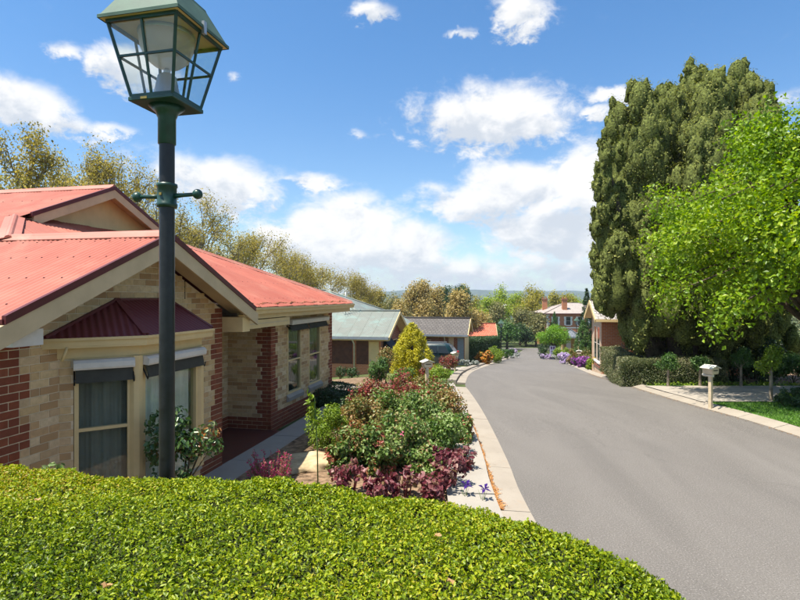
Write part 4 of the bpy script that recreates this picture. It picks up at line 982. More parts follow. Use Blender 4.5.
# ------------------------------------------------------------------ the clipped hedge in front
m_hl = pal('box hedge', [(.038, .075, .004), (.10, .165, .006), (.19, .265, .008), (.275, .345, .010), (.37, .40, .015), (.40, .27, .05)], trans=.32, rough=.42, spec=.3)
FH = [(-4.2, 3.40), (-3.0, 3.26), (-2.3, 3.12), (-1.35, 2.94), (-.5, 2.78), (.12, 2.60), (.42, 2.44), (.66, 2.20), (.88, 1.95), (1.02, 1.64), (1.06, 1.3), (1.06, .95), (-4.2, .95)]
hedge('front_hedge', 'big clipped bright green hedge filling the bottom of the picture', FH, 2.03, .20, m_hl, 225000, 14000, .0152, 31, rough=.022, wf=2.6, asp=.55, base=0.0, jit=.8, fine=.017)
m_dry = pal('dry leaf', [(.42, .26, .12), (.50, .33, .17), (.36, .2, .09)], trans=.15, rough=.7, spec=.2)
rg = R(44)
for (px, py, lab) in ((38, 502, 'pale dry leaf lying on the hedge at its upper end by the brick quoin'), (107, 589, 'curled tan dry leaf on the hedge near the lower edge of the picture'), (438, 538, 'dry leaf on the hedge below the purple plants'), (452, 585, 'dry leaf low on the hedge below the footpath')):
    d = (CZ-2.045)*F/(py-HY); x, y = at(px, d); V = []; a0 = rg.random()*6; m = 10
    for i in range(m):
        a = a0+i*6.283/m; rr = .013*(1+.3*(i % 2))*rg.uniform(.8, 1.2); V.append((math.cos(a)*rr, math.sin(a)*rr*.7, .006+rg.normal(0, .004)))
    mb = MB(); mb.add(V+[(0, 0, .0)], [(i, (i+1) % m, m) for i in range(m)]); o = mb.build('dry_leaf', m_dry, loc=(x, y, 2.052), label=lab, cat='leaf', group='dry leaves on the hedge')
# ------------------------------------------------------------------ the other houses
m_brick_o = BRICKMAT('orange brick', (.56, .20, .085), (.46, .145, .062), (.46, .36, .26))
m_brick_d = BRICKMAT('brown brick', (.26, .085, .05), (.20, .065, .04), (.34, .27, .2))
m_brick_l = BRICKMAT('pale brick', (.58, .42, .29), (.50, .33, .21), (.55, .45, .34))
def TILEM(name, a, b, row=.32, colw=.30):
    m, g = newmat(name); ge = g.n('ShaderNodeTexCoord').outputs['UV']; t = g.n('ShaderNodeTexBrick'); g.link(ge, t.inputs['Vector'])
    t.inputs['Scale'].default_value = 1; t.inputs['Brick Width'].default_value = colw; t.inputs['Row Height'].default_value = row; t.inputs['Mortar Size'].default_value = .025; t.offset = .5
    g.put(t.inputs['Color1'], a); g.put(t.inputs['Color2'], b); g.put(t.inputs['Mortar'], tuple(x*.45 for x in a))
    oc = g.n('ShaderNodeTexCoord').outputs['Object']; c = g.mix(g.mr(g.noise(oc, 2.0, 5, .65), .4, .75, 0, .4), t.outputs['Color'], tuple(x*.65 for x in b))
    p = pbsdf(g, c, .75, .3, normal=bump(g, t.outputs['Fac'], -.6, .03)); finish(g, p.outputs[0]); return m
m_tile_b = TILEM('brown roof tiles', (.10, .09, .084), (.13, .118, .11)); m_tile_g = TILEM('grey roof tiles', (.33, .30, .28), (.42, .385, .36))
m_tile_r = TILEM('orange roof tiles', (.48, .125, .07), (.54, .16, .095)); m_slate = TILEM('pale slate', (.34, .29, .265), (.42, .37, .34), .3, .3); m_blue = TILEM('blue slate', (.13, .15, .18), (.17, .19, .22))
m_wall_w = M('white render', (.72, .70, .66), .8, .2, var=.08, scale=1)
def uv_quad(name, pts, mat, parent, th=.05):
    """roof plane: quad or triangle with thickness and metre-scaled UVs along the eave"""
    p = [Vector(q) for q in pts]; n = (p[1]-p[0]).cross(p[-1]-p[0]).normalized()
    if n.z < 0: n = -n
    u = (p[1]-p[0]).normalized(); v = n.cross(u); mb = MB(); mb.prism([q-n*th for q in p], n*th); me = mb.mesh(name, mat); uv = me.uv_layers.new(name='UVMap')
    for l in me.loops: c = me.vertices[l.vertex_index].co-p[0]; uv.data[l.index].uv = (c.dot(u), c.dot(v))
    return link(name, me, parent)
def ribs(name, p0, a, u, L, Hh, mat, parent, width=.762):
    """corrugated sheets for a rectangular slope further off"""
    p0, a, u = Vector(p0), Vector(a), Vector(u); n = a.cross(u).normalized(); s = 0
    if n.z < 0: n = -n
    while s < L-.02:
        e = min(s+width, L); m = max(2, int((e-s)/CW*4)); V = []
        for i in range(m+1):
            q = s+(e-s)*i/m
            for v in (0, Hh): V.append(tuple(p0+a*q+u*v+n*(.012+.009*math.cos(2*math.pi*q/CW)+.006*(q-s)/width)))
        link(name, np_mesh(name, np.array(V), np.array([(2*i, 2*i+2, 2*i+3, 2*i+1) for i in range(m)]), mat, smooth=True), parent); s += width
def far_window(parent, c, w, h, ax, z, glass=None, fr=m_white, sill=True, bars=1, prd=.035, f=.05):
    """small window on a wall; c plan point on the face, ax = unit along the wall (outside on its right)"""
    ax = Vector((*ax, 0)).normalized(); n = Vector((ax.y, -ax.x, 0)); c = Vector((*c, z)); q = lambda s, k, zz: c+ax*s+n*k+Vector((0, 0, zz))
    def bx(mb, s0, s1, k0, k1, z0, z1): return mb.hexa([q(s0, k0, z0), q(s0, k1, z0), q(s1, k1, z0), q(s1, k0, z0), q(s0, k0, z1), q(s0, k1, z1), q(s1, k1, z1), q(s1, k0, z1)])
    mb = MB()
    bx(mb, -w/2, -w/2+f, -.02, prd, 0, h); bx(mb, w/2-f, w/2, -.02, prd, 0, h); bx(mb, -w/2+f, w/2-f, -.02, prd, 0, f); bx(mb, -w/2+f, w/2-f, -.02, prd, h-f, h)
    for b in range(bars): zc = h*(b+1)/(bars+1); bx(mb, -w/2+f, w/2-f, -.02, prd-.003, zc-.02, zc+.02)
    o = mb.build('window', fr, parent); mb = MB(); bx(mb, -w/2+f, w/2-f, -.015, min(.012, prd-.005), f, h-f); mb.build('pane', m_farglass, o)
    if sill: mb = MB(); bx(mb, -w/2-.08, w/2+.08, .0, .07, -.10, -.002); mb.build('sill', m_wall_w, o)
    return o
m_farglass = M('dark window glass', (.02, .025, .03), .08, .6, var=.1, bmp=0)
def gable_house(name, label, loc, rz, X0, X1, D, wh, k, roofm, wallm, oh=.5, vo=.5, corr=False, gut=m_cream, barge=m_barge, gwall=None, cat='house'):
    """one storey, ridge along local x, front wall at y=0, right gable at X1"""
    t = empty(name, loc, rz, label=label, cat=cat); ze = wh-.02; hr = D/2+oh; zr = wh+k*hr
    mb = MB(); mb.box((X0, 0, -.6), (X1, .12, wh)); mb.build('wall', wallm, t)
    mb = MB(); mb.box((X0, D-.12, -.6), (X1, D, wh)); mb.build('wall', wallm, t)
    for x in (X0, X1-.12):
        mb = MB(); mb.prism([(x+.002, .121, -.6), (x+.002, D-.121, -.6), (x+.002, D-.121, wh+k*(oh+.1)-.1), (x+.002, D/2, zr-.12), (x+.002, .121, wh+k*(oh+.1)-.1)], (.116, 0, 0)); mb.build('gable_wall', gwall or wallm, t)
    a = [(X0-vo, -oh, wh), (X1+vo, -oh, wh), (X1+vo, D/2, zr), (X0-vo, D/2, zr)]; b = [(X1+vo, D+oh, wh), (X0-vo, D+oh, wh), (X0-vo, D/2, zr), (X1+vo, D/2, zr)]
    r1 = uv_quad('roof', a, roofm, t); uv_quad('roof', b, roofm, t)
    if corr: c_ = 1/math.sqrt(1+k*k); ribs('roof_sheet', a[0], (1, 0, 0), (0, c_, k*c_), X1-X0+2*vo, hr/c_, roofm, r1)
    mb = MB(); mb.tube([(X0-vo, D/2, zr+.02), (X1+vo, D/2, zr+.02)], .09, 8); mb.build('ridge_cap', roofm, r1)
    mb = MB(); mb.box((X0-vo, -oh-.12, wh-.14), (X1+vo, -oh-.003, wh-.01)); mb.build('gutter', gut, t)
    mb = MB(); mb.box((X0-vo, -oh+.0, wh-.20), (X1+vo-.03, -oh+.03, wh-.055)); mb.build('fascia', barge, t)
    mb = MB(); mb.box((X0-vo, -oh+.031, wh-.22), (X1+vo-.03, -.003, wh-.20)); mb.build('soffit', barge, t)
    for sg in (0, 1):
        e = Vector((X1+vo, -oh if sg == 0 else D+oh, wh-.10)); p = Vector((X1+vo, D/2, zr-.10)); mb = MB(); mb.bar(e+Vector((.015, 0, 0)), p+Vector((.015, 0, 0)), .05, .20, (0, 0, 1)); mb.build('barge_board', barge, t)
        mb = MB(); e2 = Vector((X1-.0, e.y, wh-.14)); mb.hexa([(X1-.05, e.y, wh-.10), (X1+vo-.02, e.y, wh-.10), (X1+vo-.02, D/2, zr-.10), (X1-.05, D/2, zr-.10), (X1-.05, e.y, wh-.075), (X1+vo-.02, e.y, wh-.075), (X1+vo-.02, D/2, zr-.075), (X1-.05, D/2, zr-.075)]); mb.build('soffit', barge, t)
    return t
def hip_roof(t, x0, x1, y0, y1, z, k, mat, gut=m_cream):
    w, d = x1-x0, y1-y0; h = min(w, d)/2; zr = z+k*h
    if w >= d: A_, B_ = (x0+h, y0+h, zr), (x1-h, y0+h, zr)
    else: A_, B_ = (x0+h, y0+h, zr), (x0+h, y1-h, zr)
    c = [(x0, y0, z), (x1, y0, z), (x1, y1, z), (x0, y1, z)]
    q = [[c[0], c[1], B_, A_], [c[1], c[2], B_], [c[2], c[3], A_, B_], [c[3], c[0], A_]] if w >= d else [[c[0], c[1], A_], [c[1], c[2], B_, A_], [c[2], c[3], B_], [c[3], c[0], A_, B_]]
    r = None
    for f in q: o = uv_quad('roof', f, mat, t); r = r or o
    for a, b in ((c[0], A_), (c[1], B_ if w >= d else A_), (c[2], B_), (c[3], A_ if w >= d else B_), (A_, B_)):
        mb = MB(); mb.tube([Vector(a)+Vector((0, 0, .02)), Vector(b)+Vector((0, 0, .02))], .08, 6); mb.build('hip_cap', mat, r)
    for (a, b) in ((c[0], c[1]), (c[1], c[2])):
        mb = MB(); mb.bar(Vector(a)-Vector((0, 0, .09)), Vector(b)-Vector((0, 0, .09)), .1, .13); mb.build('gutter', gut, t)
    return r
def hip_house(name, label, loc, rz, x0, x1, y0, y1, wh, k, roofm, wallm, oh=.5, cat='house'):
    t = empty(name, loc, rz, label=label, cat=cat)
    for a, b in (((x0, y0, -.6), (x1, y0+.12, wh)), ((x0, y1-.12, -.6), (x1, y1, wh)), ((x0, y0+.121, -.6), (x0+.12, y1-.121, wh)), ((x1-.12, y0+.121, -.6), (x1, y1-.121, wh))):
        mb = MB(); mb.box(a, b); mb.build('wall', wallm, t)
    hip_roof(t, x0-oh, x1+oh, y0-oh, y1+oh, wh, k, roofm); return t
def downpipe(t, x, y, z0, z1, mat=m_white, oh=.45):
    mb = MB(); mb.tube([(x, y-oh, z1), (x, y-oh, z1-.12), (x, y-.06, z1-.38), (x, y-.06, z0)], .045, 8); mb.build('downpipe', mat, t)

# -- grey-green roofed house
m_upper_panel = M('dark brown panel', (.10, .042, .026), .7, .25, var=.25, scale=5)
x, y = at(380.5, 32.0); Z2 = -1.93
h2 = gable_house('green_roof_house', 'house with grey-green corrugated roof and brick front with a dark upper part past the conifer', (x, y, Z2), -TH, -12.0, 0, 5.6, 2.50, .44, m_greenroof, m_brick_o, .5, .62, corr=True, gut=m_gutter_bl, barge=m_cream, gwall=m_brick_d)
downpipe(h2, -1.62, -.03, .0, 2.42)
for a_, b_ in ((-11.9, -6.2), (-6.18, -1.75), (-1.5, -.76)): mb = MB(); mb.box((a_, -.03, .82), (b_, -.003, 2.28)); mb.build('upper_wall_panel', m_upper_panel, h2)  # dark brown panels over the upper part of the front wall
mb = MB(); mb.box((-.72, -.05, .0), (-.10, -.003, 2.2)); dr_ = mb.build('door', m_cream, h2, bevel=.01)
mb = MB(); mb.box((-.66, -.085, 1.02), (-.60, -.052, 1.12)); mb.build('handle', m_steel, dr_)
far_window(h2, (-5.2, -.03), .9, 1.1, (1, 0), .95, fr=m_cream)
far_window(h2, (.0, 1.6), 1.3, 1.2, (0, 1), .85, fr=m_cream); far_window(h2, (.0, 4.1), 1.2, 1.2, (0, 1), .85, fr=m_cream)
m_blueaw = M('navy awning', (.022, .032, .055), .8, .15, var=.15)
mb = MB(); mb.hexa([(.05, .7, 1.55), (.75, .7, 1.45), (.75, 2.5, 1.45), (.05, 2.5, 1.55), (.05, .7, 2.2), (.10, .7, 2.25), (.10, 2.5, 2.25), (.05, 2.5, 2.2)]); mb.build('window_awning', m_blueaw, h2)
hip_roof(h2, -17, -.2, 2.2, 14.6, 2.72, .43, m_greenroof, m_gutter_bl)
mb = MB(); mb.box((-16.5, 5.75, -.6), (-.7, 14.0, 2.68)); mb.build('rear_wall', m_brick_d, h2)
# tv antenna on it
p = P3(345.5, 311.5, 34.75)+Vector((0, 0, .55))
t = empty('tv_antenna', p-Vector((0, 0, .55)), .25, label='thin television antenna on the grey-green roof', cat='antenna')
mb = MB(); mb.tube([(0, 0, -.25), (0, 0, 1.25)], .022, 6); mb.build('mast', m_steel, t)
mb = MB(); mb.tube([(-.62, 0, 1.15), (.62, 0, 1.15)], .016, 6); bm_ = mb.build('boom', m_steel, t)
for i, xx in enumerate(np.linspace(-.6, .6, 8)): mb = MB(); L = .42-.025*i; mb.tube([(xx, -L, 1.17), (xx, L, 1.17)], .008, 5); mb.build('element', m_steel, bm_)
# -- brown tiled house with the carport
x, y = at(464.5, 42.0); Z3 = -2.42
h3 = gable_house('tiled_house', 'brick house with brown tiled gable roof behind the parked car', (x, y, Z3), -TH, -9.5, 0, 4.6, 2.42, .42, m_tile_b, m_brick_d, .5, .3, gut=m_gutter_bl, barge=m_cream, gwall=m_cream)
downpipe(h3, -1.55, 0, 0, 2.35); mb = MB(); mb.box((-1.25, -.06, 0), (-.85, -.003, 2.3)); mb.build('brick_pier', m_brick_l, h3)
mb = MB(); mb.box((-.55, -.05, 0), (-.06, -.003, 2.25)); mb.build('door', m_gutter_bl, h3)
far_window(h3, (-3.4, 0), 1.4, 1.1, (1, 0), .9, fr=m_cream)
x, y = at(372, 56); hip_house('brown_hip_house', 'house with broad brown hipped roof behind the grey-green roof', (x, y, float(gz(x, y))-.2), -TH, -8.5, 5.2, 0, 11, 2.6, .40, m_tile_b, m_brick_d)
x, y = at(413, 70); hip_house('pale_hip_house', 'house with pale grey hipped roof beyond the brown tiled gable', (x, y, float(gz(x, y))+.35), -TH, -3.6, 4.2, 0, 9, 2.6, .44, m_tile_g, m_brick_l)
x, y = at(495, 72); h5 = gable_house('orange_roof_house', 'low house with bright orange tiled roof beyond the dark hedge', (x, y, float(gz(x, y))+.45), -TH*.4, -4.3, 0, 4.4, 2.1, .62, m_tile_r, m_brick_l, .4, .3)
mb = MB(); mb.box((-4.2, 1.9, 2.6), (-3.7, 2.4, 4.05)); mb.build('chimney', m_tile_r, h5)
# -- white building among the far trees
x, y = at(517, 165); h6 = hip_house('white_building', 'white building half hidden by the far spring trees', (x, y, float(gz(x, y))), .1, -7.5, 2.0, 0, 9, 7.0, .35, m_wall_w, m_wall_w, .4, cat='building')
hip_roof(h6, 2.2, 8.0, 1, 8, 5.6, .35, m_slate)
mb = MB(); mb.box((2.1, 1.4, -.6), (7.6, 7.6, 5.55)); mb.build('wing', m_wall_w, h6)
for dx in (-5.5, -3.2, -.9): far_window(h6, (dx, 0), 1.2, 1.8, (1, 0), 4.4, bars=0)
# -- orange brick villa at the foot of the street
x, y = at(546.5, 104); Zv = float(gz(x, y)); W_ = 12.6
v = empty('brick_villa', (x, y, Zv), -.03, label='two storey orange brick villa with pale roof and two chimneys', cat='house')
m_brick_v = BRICKMAT('villa brick', (.44, .16, .075), (.37, .125, .06), (.5, .34, .22))
for a, b in (((0, 0, -.5), (W_, .3, 6.3)), ((0, 9.7, -.5), (W_, 10, 6.3)), ((0, .301, -.5), (.3, 9.699, 6.3)), ((W_-.3, .301, -.5), (W_, 9.699, 6.3))): mb = MB(); mb.box(a, b); mb.build('wall', m_brick_v, v)
hip_roof(v, -.5, W_+.5, -.5, 10.5, 6.25, .36, m_slate, m_maroon)
for qx in (.0, W_):     # pale quoins up the corners, every block its own
    for i in range(14): w_ = .62 if i % 2 else .40; a = qx-.03 if qx == 0 else qx-w_+.03; mb = MB(); mb.box((a, -.04, i*.44+.02), (a+w_, -.003, i*.44+.41)); mb.build('quoin', m_wall_w, v)
for zz in (.9, 3.95):
    for dx in (1.75, 4.2, 6.5, 8.8, 11.0):
        w = far_window(v, (dx, 0), .95, 1.65, (1, 0), zz, bars=1)
        for sg in (-1, 1):
            for i in range(4): a = dx+sg*.62-.14-(.06 if i % 2 else 0); mb = MB(); mb.box((a, -.03, zz+i*.42), (a+.28+(.12 if i % 2 else 0), -.004, zz+i*.42+.4)); mb.build('surround_block', m_wall_w, w)
mb = MB(); mb.box((-.02, -.05, 3.35), (W_+.02, -.005, 3.55)); mb.build('string_course', m_wall_w, v)
for (cx, cy, top) in ((1.2, 6.5, 9.1), (3.9, 1.6, 9.1)):
    mb = MB(); mb.box((cx-.45, cy-.35, 6.3), (cx+.45, cy+.35, top)); c_ = mb.build('chimney', m_brick_v, v)
    mb = MB(); mb.box((cx-.54, cy-.44, top-.25), (cx+.54, cy+.44, top+.02)); mb.build('chimney_cap', m_brick_d, c_)
    for e in (-.28, .28): mb = MB(); mb.lathe([(.13, top+.02), (.11, top+.35), (.14, top+.4), (0, top+.4)], (cx+e, cy, 0), 10); mb.build('chimney_pot', m_brick_v, c_)
mb = MB(); mb.box((4.7, -.06, -.4), (5.8, -.004, 2.1)); d_ = mb.build('door', m_white, v); mb = MB(); mb.box((5.6, -.10, .9), (5.68, -.061, 1.0)); mb.build('handle', m_brass, d_)
# -- gabled house on the right, street gable pale, side wall orange brick
HR = hw(4.72, 29.55); ang = -TH
hr_ = empty('gabled_house', (HR[0], HR[1], -1.30), ang, label='brick house with pale gable and grey tiled roof beside the giant conifer', cat='house')
D_, WH, k_, oh, vo = 3.45, 3.10, .46, .40, .36
mb = MB(); mb.prism([(0, .121, -.6), (0, D_-.121, -.6), (0, D_-.121, WH+.1), (0, D_/2, WH+k_*(D_/2+oh)-.1), (0, .121, WH+.1)], (.12, 0, 0)); mb.build('gable_wall', m_brick_l, hr_)
mb = MB(); mb.box((0, 0, -.6), (7.6, .12, WH)); mb.build('wall', m_brick_o, hr_); mb = MB(); mb.box((0, D_-.12, -.6), (7.6, D_, WH)); mb.build('wall', m_brick_o, hr_)
mb = MB(); mb.box((7.5, .121, -.6), (7.6, D_-.121, WH+.2)); mb.build('wall', m_brick_o, hr_)
zr = WH+k_*(D_/2+oh); A1 = [(-vo, -oh, WH), (8.0, -oh, WH), (8.0, D_/2, zr), (-vo, D_/2, zr)]; A2 = [(8.0, D_+oh, WH), (-vo, D_+oh, WH), (-vo, D_/2, zr), (8.0, D_/2, zr)]
r_ = uv_quad('roof', A1, m_tile_g, hr_); uv_quad('roof', A2, m_tile_g, hr_); mb = MB(); mb.tube([(-vo, D_/2, zr+.02), (8.0, D_/2, zr+.02)], .09, 8); mb.build('ridge_cap', m_tile_g, r_)
for yy in (-oh, D_+oh):
    mb = MB(); mb.bar((-vo-.02, yy, WH-.1), (-vo-.02, D_/2, zr-.1), .05, .2); mb.build('barge_board', m_cream, hr_)
    mb = MB(); mb.hexa([(-vo+.01, yy, WH-.10), (.02, yy, WH-.10), (.02, D_/2, zr-.10), (-vo+.01, D_/2, zr-.10), (-vo+.01, yy, WH-.07), (.02, yy, WH-.07), (.02, D_/2, zr-.07), (-vo+.01, D_/2, zr-.07)]); mb.build('soffit', m_cream, hr_)
mb = MB(); mb.box((-vo, -oh-.12, WH-.14), (8.0, -oh-.003, WH-.01)); mb.build('gutter', m_cream, hr_)
for yy in (1.0, 2.1): far_window(hr_, (0, yy), .80, 1.9, (0, -1), .75, fr=m_white, prd=.010, f=.03)
mb = MB(); mb.box((-.05, .5, .42), (-.004, 2.7, .55)); mb.build('brick_sill', m_brick_d, hr_)
for xx in (2.2, 4.6): far_window(hr_, (xx, 0), 1.0, 1.3, (1, 0), 1.1, fr=m_cream)
# -- little shelter with a slate cap
x, y = at(570, 60); sh_ = empty('shelter', (x, y, float(gz(x, y))), -.2, label='little open shelter with blue slate roof beside the distant lamp', cat='shelter'); zz = 2.55
for (a, b) in ((-.8, -.7), (.8, -.7), (-.8, .7), (.8, .7)): mb = MB(); mb.box((a-.08, b-.08, -.2), (a+.08, b+.08, zz)); mb.build('post', m_ochre if False else m_cream, sh_)
hip_roof(sh_, -1.05, 1.05, -.95, .95, zz, .75, m_blue, m_gutter_bl)
m_ochre = M('ochre boards', (.42, .25, .09), .7, .3, var=.2)
mb = MB(); mb.box((-.75, .55, -.1), (.75, .62, 2.3)); mb.build('back_panel', m_ochre, sh_); mb = MB(); mb.box((-.35, .50, 1.0), (.15, .549, 2.0)); mb.build('notice', m_wall_w, sh_)
mb = MB(); mb.box((-.72, -.66, -.1), (.0, -.6, 1.0)); mb.build('front_panel', m_ochre, sh_); mb = MB(); mb.box((-.7, .1, .42), (.7, .5, .48)); mb.build('bench', m_ochre, sh_)

# ------------------------------------------------------------------ car, letterboxes, sign
m_teal = M('teal car paint', (.004, .024, .030), .3, .6, var=.08, bmp=0); m_tyre = M('tyre rubber', (.018, .018, .018), .8, .2, var=.2); m_tail = M('tail lamp', (.45, .012, .012), .2, .5, var=.1, bmp=0); m_cglass = M('car glass', (.012, .018, .022), .2, .35, var=.05, bmp=0); m_plate = M('number plate', (.75, .74, .68), .5, .3, var=.05)
x, y = at(457.5, 38.0); car = empty('parked_car', (x-2.25, y, float(gz(x-2.25, y))+.05), math.radians(-14), label='dark teal parked car with red tail lamp in the drive behind the conifer', cat='car')
prof = [(2.2, .38), (2.24, .62), (2.22, .95), (2.12, 1.05), (1.72, 1.60), (1.45, 1.68), (-.2, 1.70), (-.55, 1.62), (-1.25, 1.08), (-2.05, .95), (-2.22, .70), (-2.22, .38)]
mb = MB(); mb.prism([(a, -.88, b) for a, b in prof], (0, 1.76, 0)); me = mb.mesh('body', m_teal)
bm = bmesh.new(); bm.from_mesh(me)
for vtx in bm.verts:
    if vtx.co.z > 1.1: vtx.co.y *= .80
    if abs(vtx.co.x) > 2.1: vtx.co.y *= .93
bmesh.ops.bevel(bm, geom=bm.edges[:], offset=.06, segments=2, affect='EDGES'); bm.to_mesh(me); bm.free(); me.polygons.foreach_set('use_smooth', [True]*len(me.polygons)); body = link('body', me, car)
for sg in (-1, 1):
    for (x0, x1, x2, x3) in ((-1.0, -.02, -.02, -.45), (.05, .95, .95, .05), (1.02, 1.80, 1.52, 1.02)):
        mb = MB(); s0, s1 = sg*.878, sg*.735; lo = [(x0, s0, 1.08), (x1, s0, 1.08)]; hi_ = [(x2, s1, 1.55), (x3, s1, 1.55)]; n_ = Vector((0, sg*.018, .004)); mb.prism([*lo, *hi_] if sg < 0 else [*lo, *hi_][::-1], n_); mb.build('side_window', m_cglass, car)
    mb = MB(); mb.box((2.08, sg*.80-.09, .82), (2.245, sg*.80+.09, 1.12)); mb.build('tail_light', m_tail, car, bevel=.02)
    mb = MB(); mb.box((-2.24, sg*.68-.18, .70), (-2.05, sg*.68+.18, .86)); mb.build('headlight', m_cglass, car, bevel=.02)
    mb = MB(); mb.bar((-.1, sg*.62, 1.735), (1.4, sg*.62, 1.735), .04, .04); mb.build('roof_rail', m_steel, car)
    mb = MB(); mb.box((-.62, sg*.98-.09, 1.08), (-.48, sg*.98+.09, 1.22)); mb.build('mirror', m_teal, car, bevel=.02)
    for xx in (.35, -.6): mb = MB(); mb.box((xx, sg*.885-.012, .98), (xx+.18, sg*.885+.012, 1.01)); mb.build('handle', m_steel, car)
    for xw in (-1.38, 1.36):
        w = empty('wheel', (xw, sg*.80, .34)); w.parent = car; mb = MB(); mb.lathe([(.20, -.10), (.31, -.105), (.335, -.07), (.335, .07), (.31, .105), (.20, .10)], n=24); o = mb.build('tyre', m_tyre, w); o.rotation_euler = (math.pi/2, 0, 0)
        mb = MB(); mb.lathe([(.0, .085), (.06, .09), (.07, .07), (.17, .06), (.21, .095), (.215, -.09)], n=24)
        for q in range(5): a = q*1.257; mb.bar((.05*math.cos(a), .05*math.sin(a), .085), (.2*math.cos(a), .2*math.sin(a), .09), .05, .03)
        o = mb.build('rim', m_steel, w); o.rotation_euler = (math.pi/2 if sg < 0 else -math.pi/2, 0, 0)
mb = MB(); mb.add([(2.145, -.62, 1.08), (2.145, .62, 1.08), (1.76, .60, 1.58), (1.76, -.60, 1.58)], [(0, 1, 2, 3)]); mb.prism([(2.14, -.66, 1.08), (2.14, .66, 1.08), (1.77, .60, 1.57), (1.77, -.60, 1.57)], (.02, 0, .012)); mb.build('rear_window', m_cglass, car)
mb = MB(); mb.prism([(-.60, -.62, 1.60), (-.60, .62, 1.60), (-1.22, .74, 1.10), (-1.22, -.74, 1.10)], (-.012, 0, .02)); mb.build('windscreen', m_cglass, car)
mb = MB(); mb.box((2.235, -.26, .66), (2.25, .26, .78)); mb.build('number_plate', m_plate, car); mb = MB(); mb.box((2.1, -.80, .36), (2.29, .80, .56)); mb.build('bumper', m_tyre, car, bevel=.03)

m_box = M('letterbox paint', (.62, .50, .33), .55, .35, var=.12, dirt=(.4, .3, .2)); m_boxroof = M('letterbox lid', (.60, .58, .50), .5, .4, var=.15, dirt=(.3, .28, .24))
def letterbox(px, d, rz, label, s=1.0, hh=1.08, dz=.07):
    x, y = at(px, d); t = empty('letterbox', gl(x, y, dz), rz, label=label, cat='letterbox', group='cream letterboxes along the street')
    mb = MB(); mb.box((-.042, -.042, -.15), (.042, .042, hh-.24*s)); mb.build('post', m_box, t, bevel=.006)
    mb = MB(); mb.prism([(-.15*s, -.17*s, hh-.24*s), (.15*s, -.17*s, hh-.24*s), (.17*s, -.17*s, hh-.06*s), (0, -.17*s, hh-.005*s), (-.17*s, -.17*s, hh-.06*s)], (0, .34*s, 0)); bx = mb.build('box', m_box, t, bevel=.008)
    mb = MB(); mb.box((-.10*s, -.178*s, hh-.135*s), (.10*s, -.172*s, hh-.11*s)); mb.build('slot', m_dark, bx)
    for sg in (-1, 1):
        mb = MB(); mb.hexa([(0, -.21*s, hh+.012*s), (sg*.225*s, -.21*s, hh-.065*s), (sg*.225*s, .21*s, hh-.065*s), (0, .21*s, hh+.012*s), (0, -.21*s, hh+.035*s), (sg*.225*s, -.21*s, hh-.045*s), (sg*.225*s, .21*s, hh-.045*s), (0, .21*s, hh+.035*s)]); mb.build('lid', m_boxroof, t)
    mb = MB(); mb.tube([(0, -.21*s, hh+.03*s), (0, .21*s, hh+.03*s)], .018*s, 8); mb.build('lid_ridge', m_boxroof, t)
    mb = MB(); mb.tube([(-.02, -.09, hh-.29*s), (-.02, .2, hh-.29*s)], .05*s, 10); mb.build('paper_tube', m_boxroof, t)
    return t
letterbox(710.5, 14.35, math.radians(25), 'cream letterbox on a post at the edge of the lawn', .85, 1.10)
letterbox(427, 14.4, math.radians(15), 'white-lidded letterbox rising from the shrubs by the footpath', .74, 1.25)
letterbox(455, 30.5, math.radians(20), 'letterbox at the kerb bend in front of the parked car', .95, 1.12)
letterbox(579, 41, math.radians(-20), 'small distant letterbox among the purple flowers by the gabled house', 1.0, 1.1)
m_signw = M('sign white', (.62, .58, .66), .5, .3, var=.06); m_signp = M('sign purple', (.16, .09, .22), .5, .3, var=.1)
x, y = at(552.5, 58); sg_ = empty('street_sign', gl(x, y), -.1, label='small white and purple notice sign on a post under the round clipped tree', cat='sign')
mb = MB(); mb.box((-.04, -.03, -.1), (.04, .03, 1.5)); mb.build('post', m_post, sg_); mb = MB(); mb.box((-.30, -.065, .55), (.30, -.035, 1.42)); pl_ = mb.build('panel', m_signw, sg_, bevel=.01)
mb = MB(); mb.box((-.24, -.071, 1.02), (-.04, -.067, 1.34)); mb.box((.04, -.071, 1.02), (.24, -.067, 1.34)); mb.box((-.22, -.071, .78), (.22, -.067, .86)); mb.build('print', m_signp, pl_)
# ------------------------------------------------------------------ garden by the house
m_rose = pal('rose', [(.045, .09, .02), (.085, .155, .03), (.13, .21, .045), (.18, .25, .07), (.25, .10, .045), (.34, .075, .055)], trans=.28, rough=.42, spec=.35)
m_roseg = pal('rose green', [(.05, .10, .02), (.09, .165, .03), (.14, .225, .045), (.20, .28, .08), (.27, .33, .12), (.30, .15, .08)], trans=.28, rough=.42, spec=.35)
m_rosey = pal('rose tan', [(.10, .14, .035), (.17, .19, .05), (.25, .18, .06), (.34, .17, .07), (.20, .24, .07)], trans=.25, rough=.4)
m_red = pal('red tips', [(.12, .15, .035), (.17, .20, .05), (.22, .05, .05), (.32, .055, .06), (.26, .12, .06), (.10, .12, .03)], trans=.3, rough=.38)
m_purple = pal('purple leaf', [(.05, .010, .016), (.09, .016, .026), (.14, .026, .04), (.21, .06, .07), (.34, .18, .17), (.16, .10, .04)], trans=.3, rough=.42, spec=.35)
m_pink = pal('pink sprig', [(.42, .03, .14), (.52, .06, .20), (.36, .03, .10), (.50, .16, .20), (.30, .06, .06)], trans=.3)
m_lime = pal('lime leaf', [(.14, .22, .02), (.20, .30, .03), (.27, .36, .04), (.10, .16, .02)], trans=.35)
m_deep = pal('deep green', [(.020, .045, .012), (.03, .065, .018), (.045, .09, .025), (.06, .11, .03)], trans=.2, rough=.4)
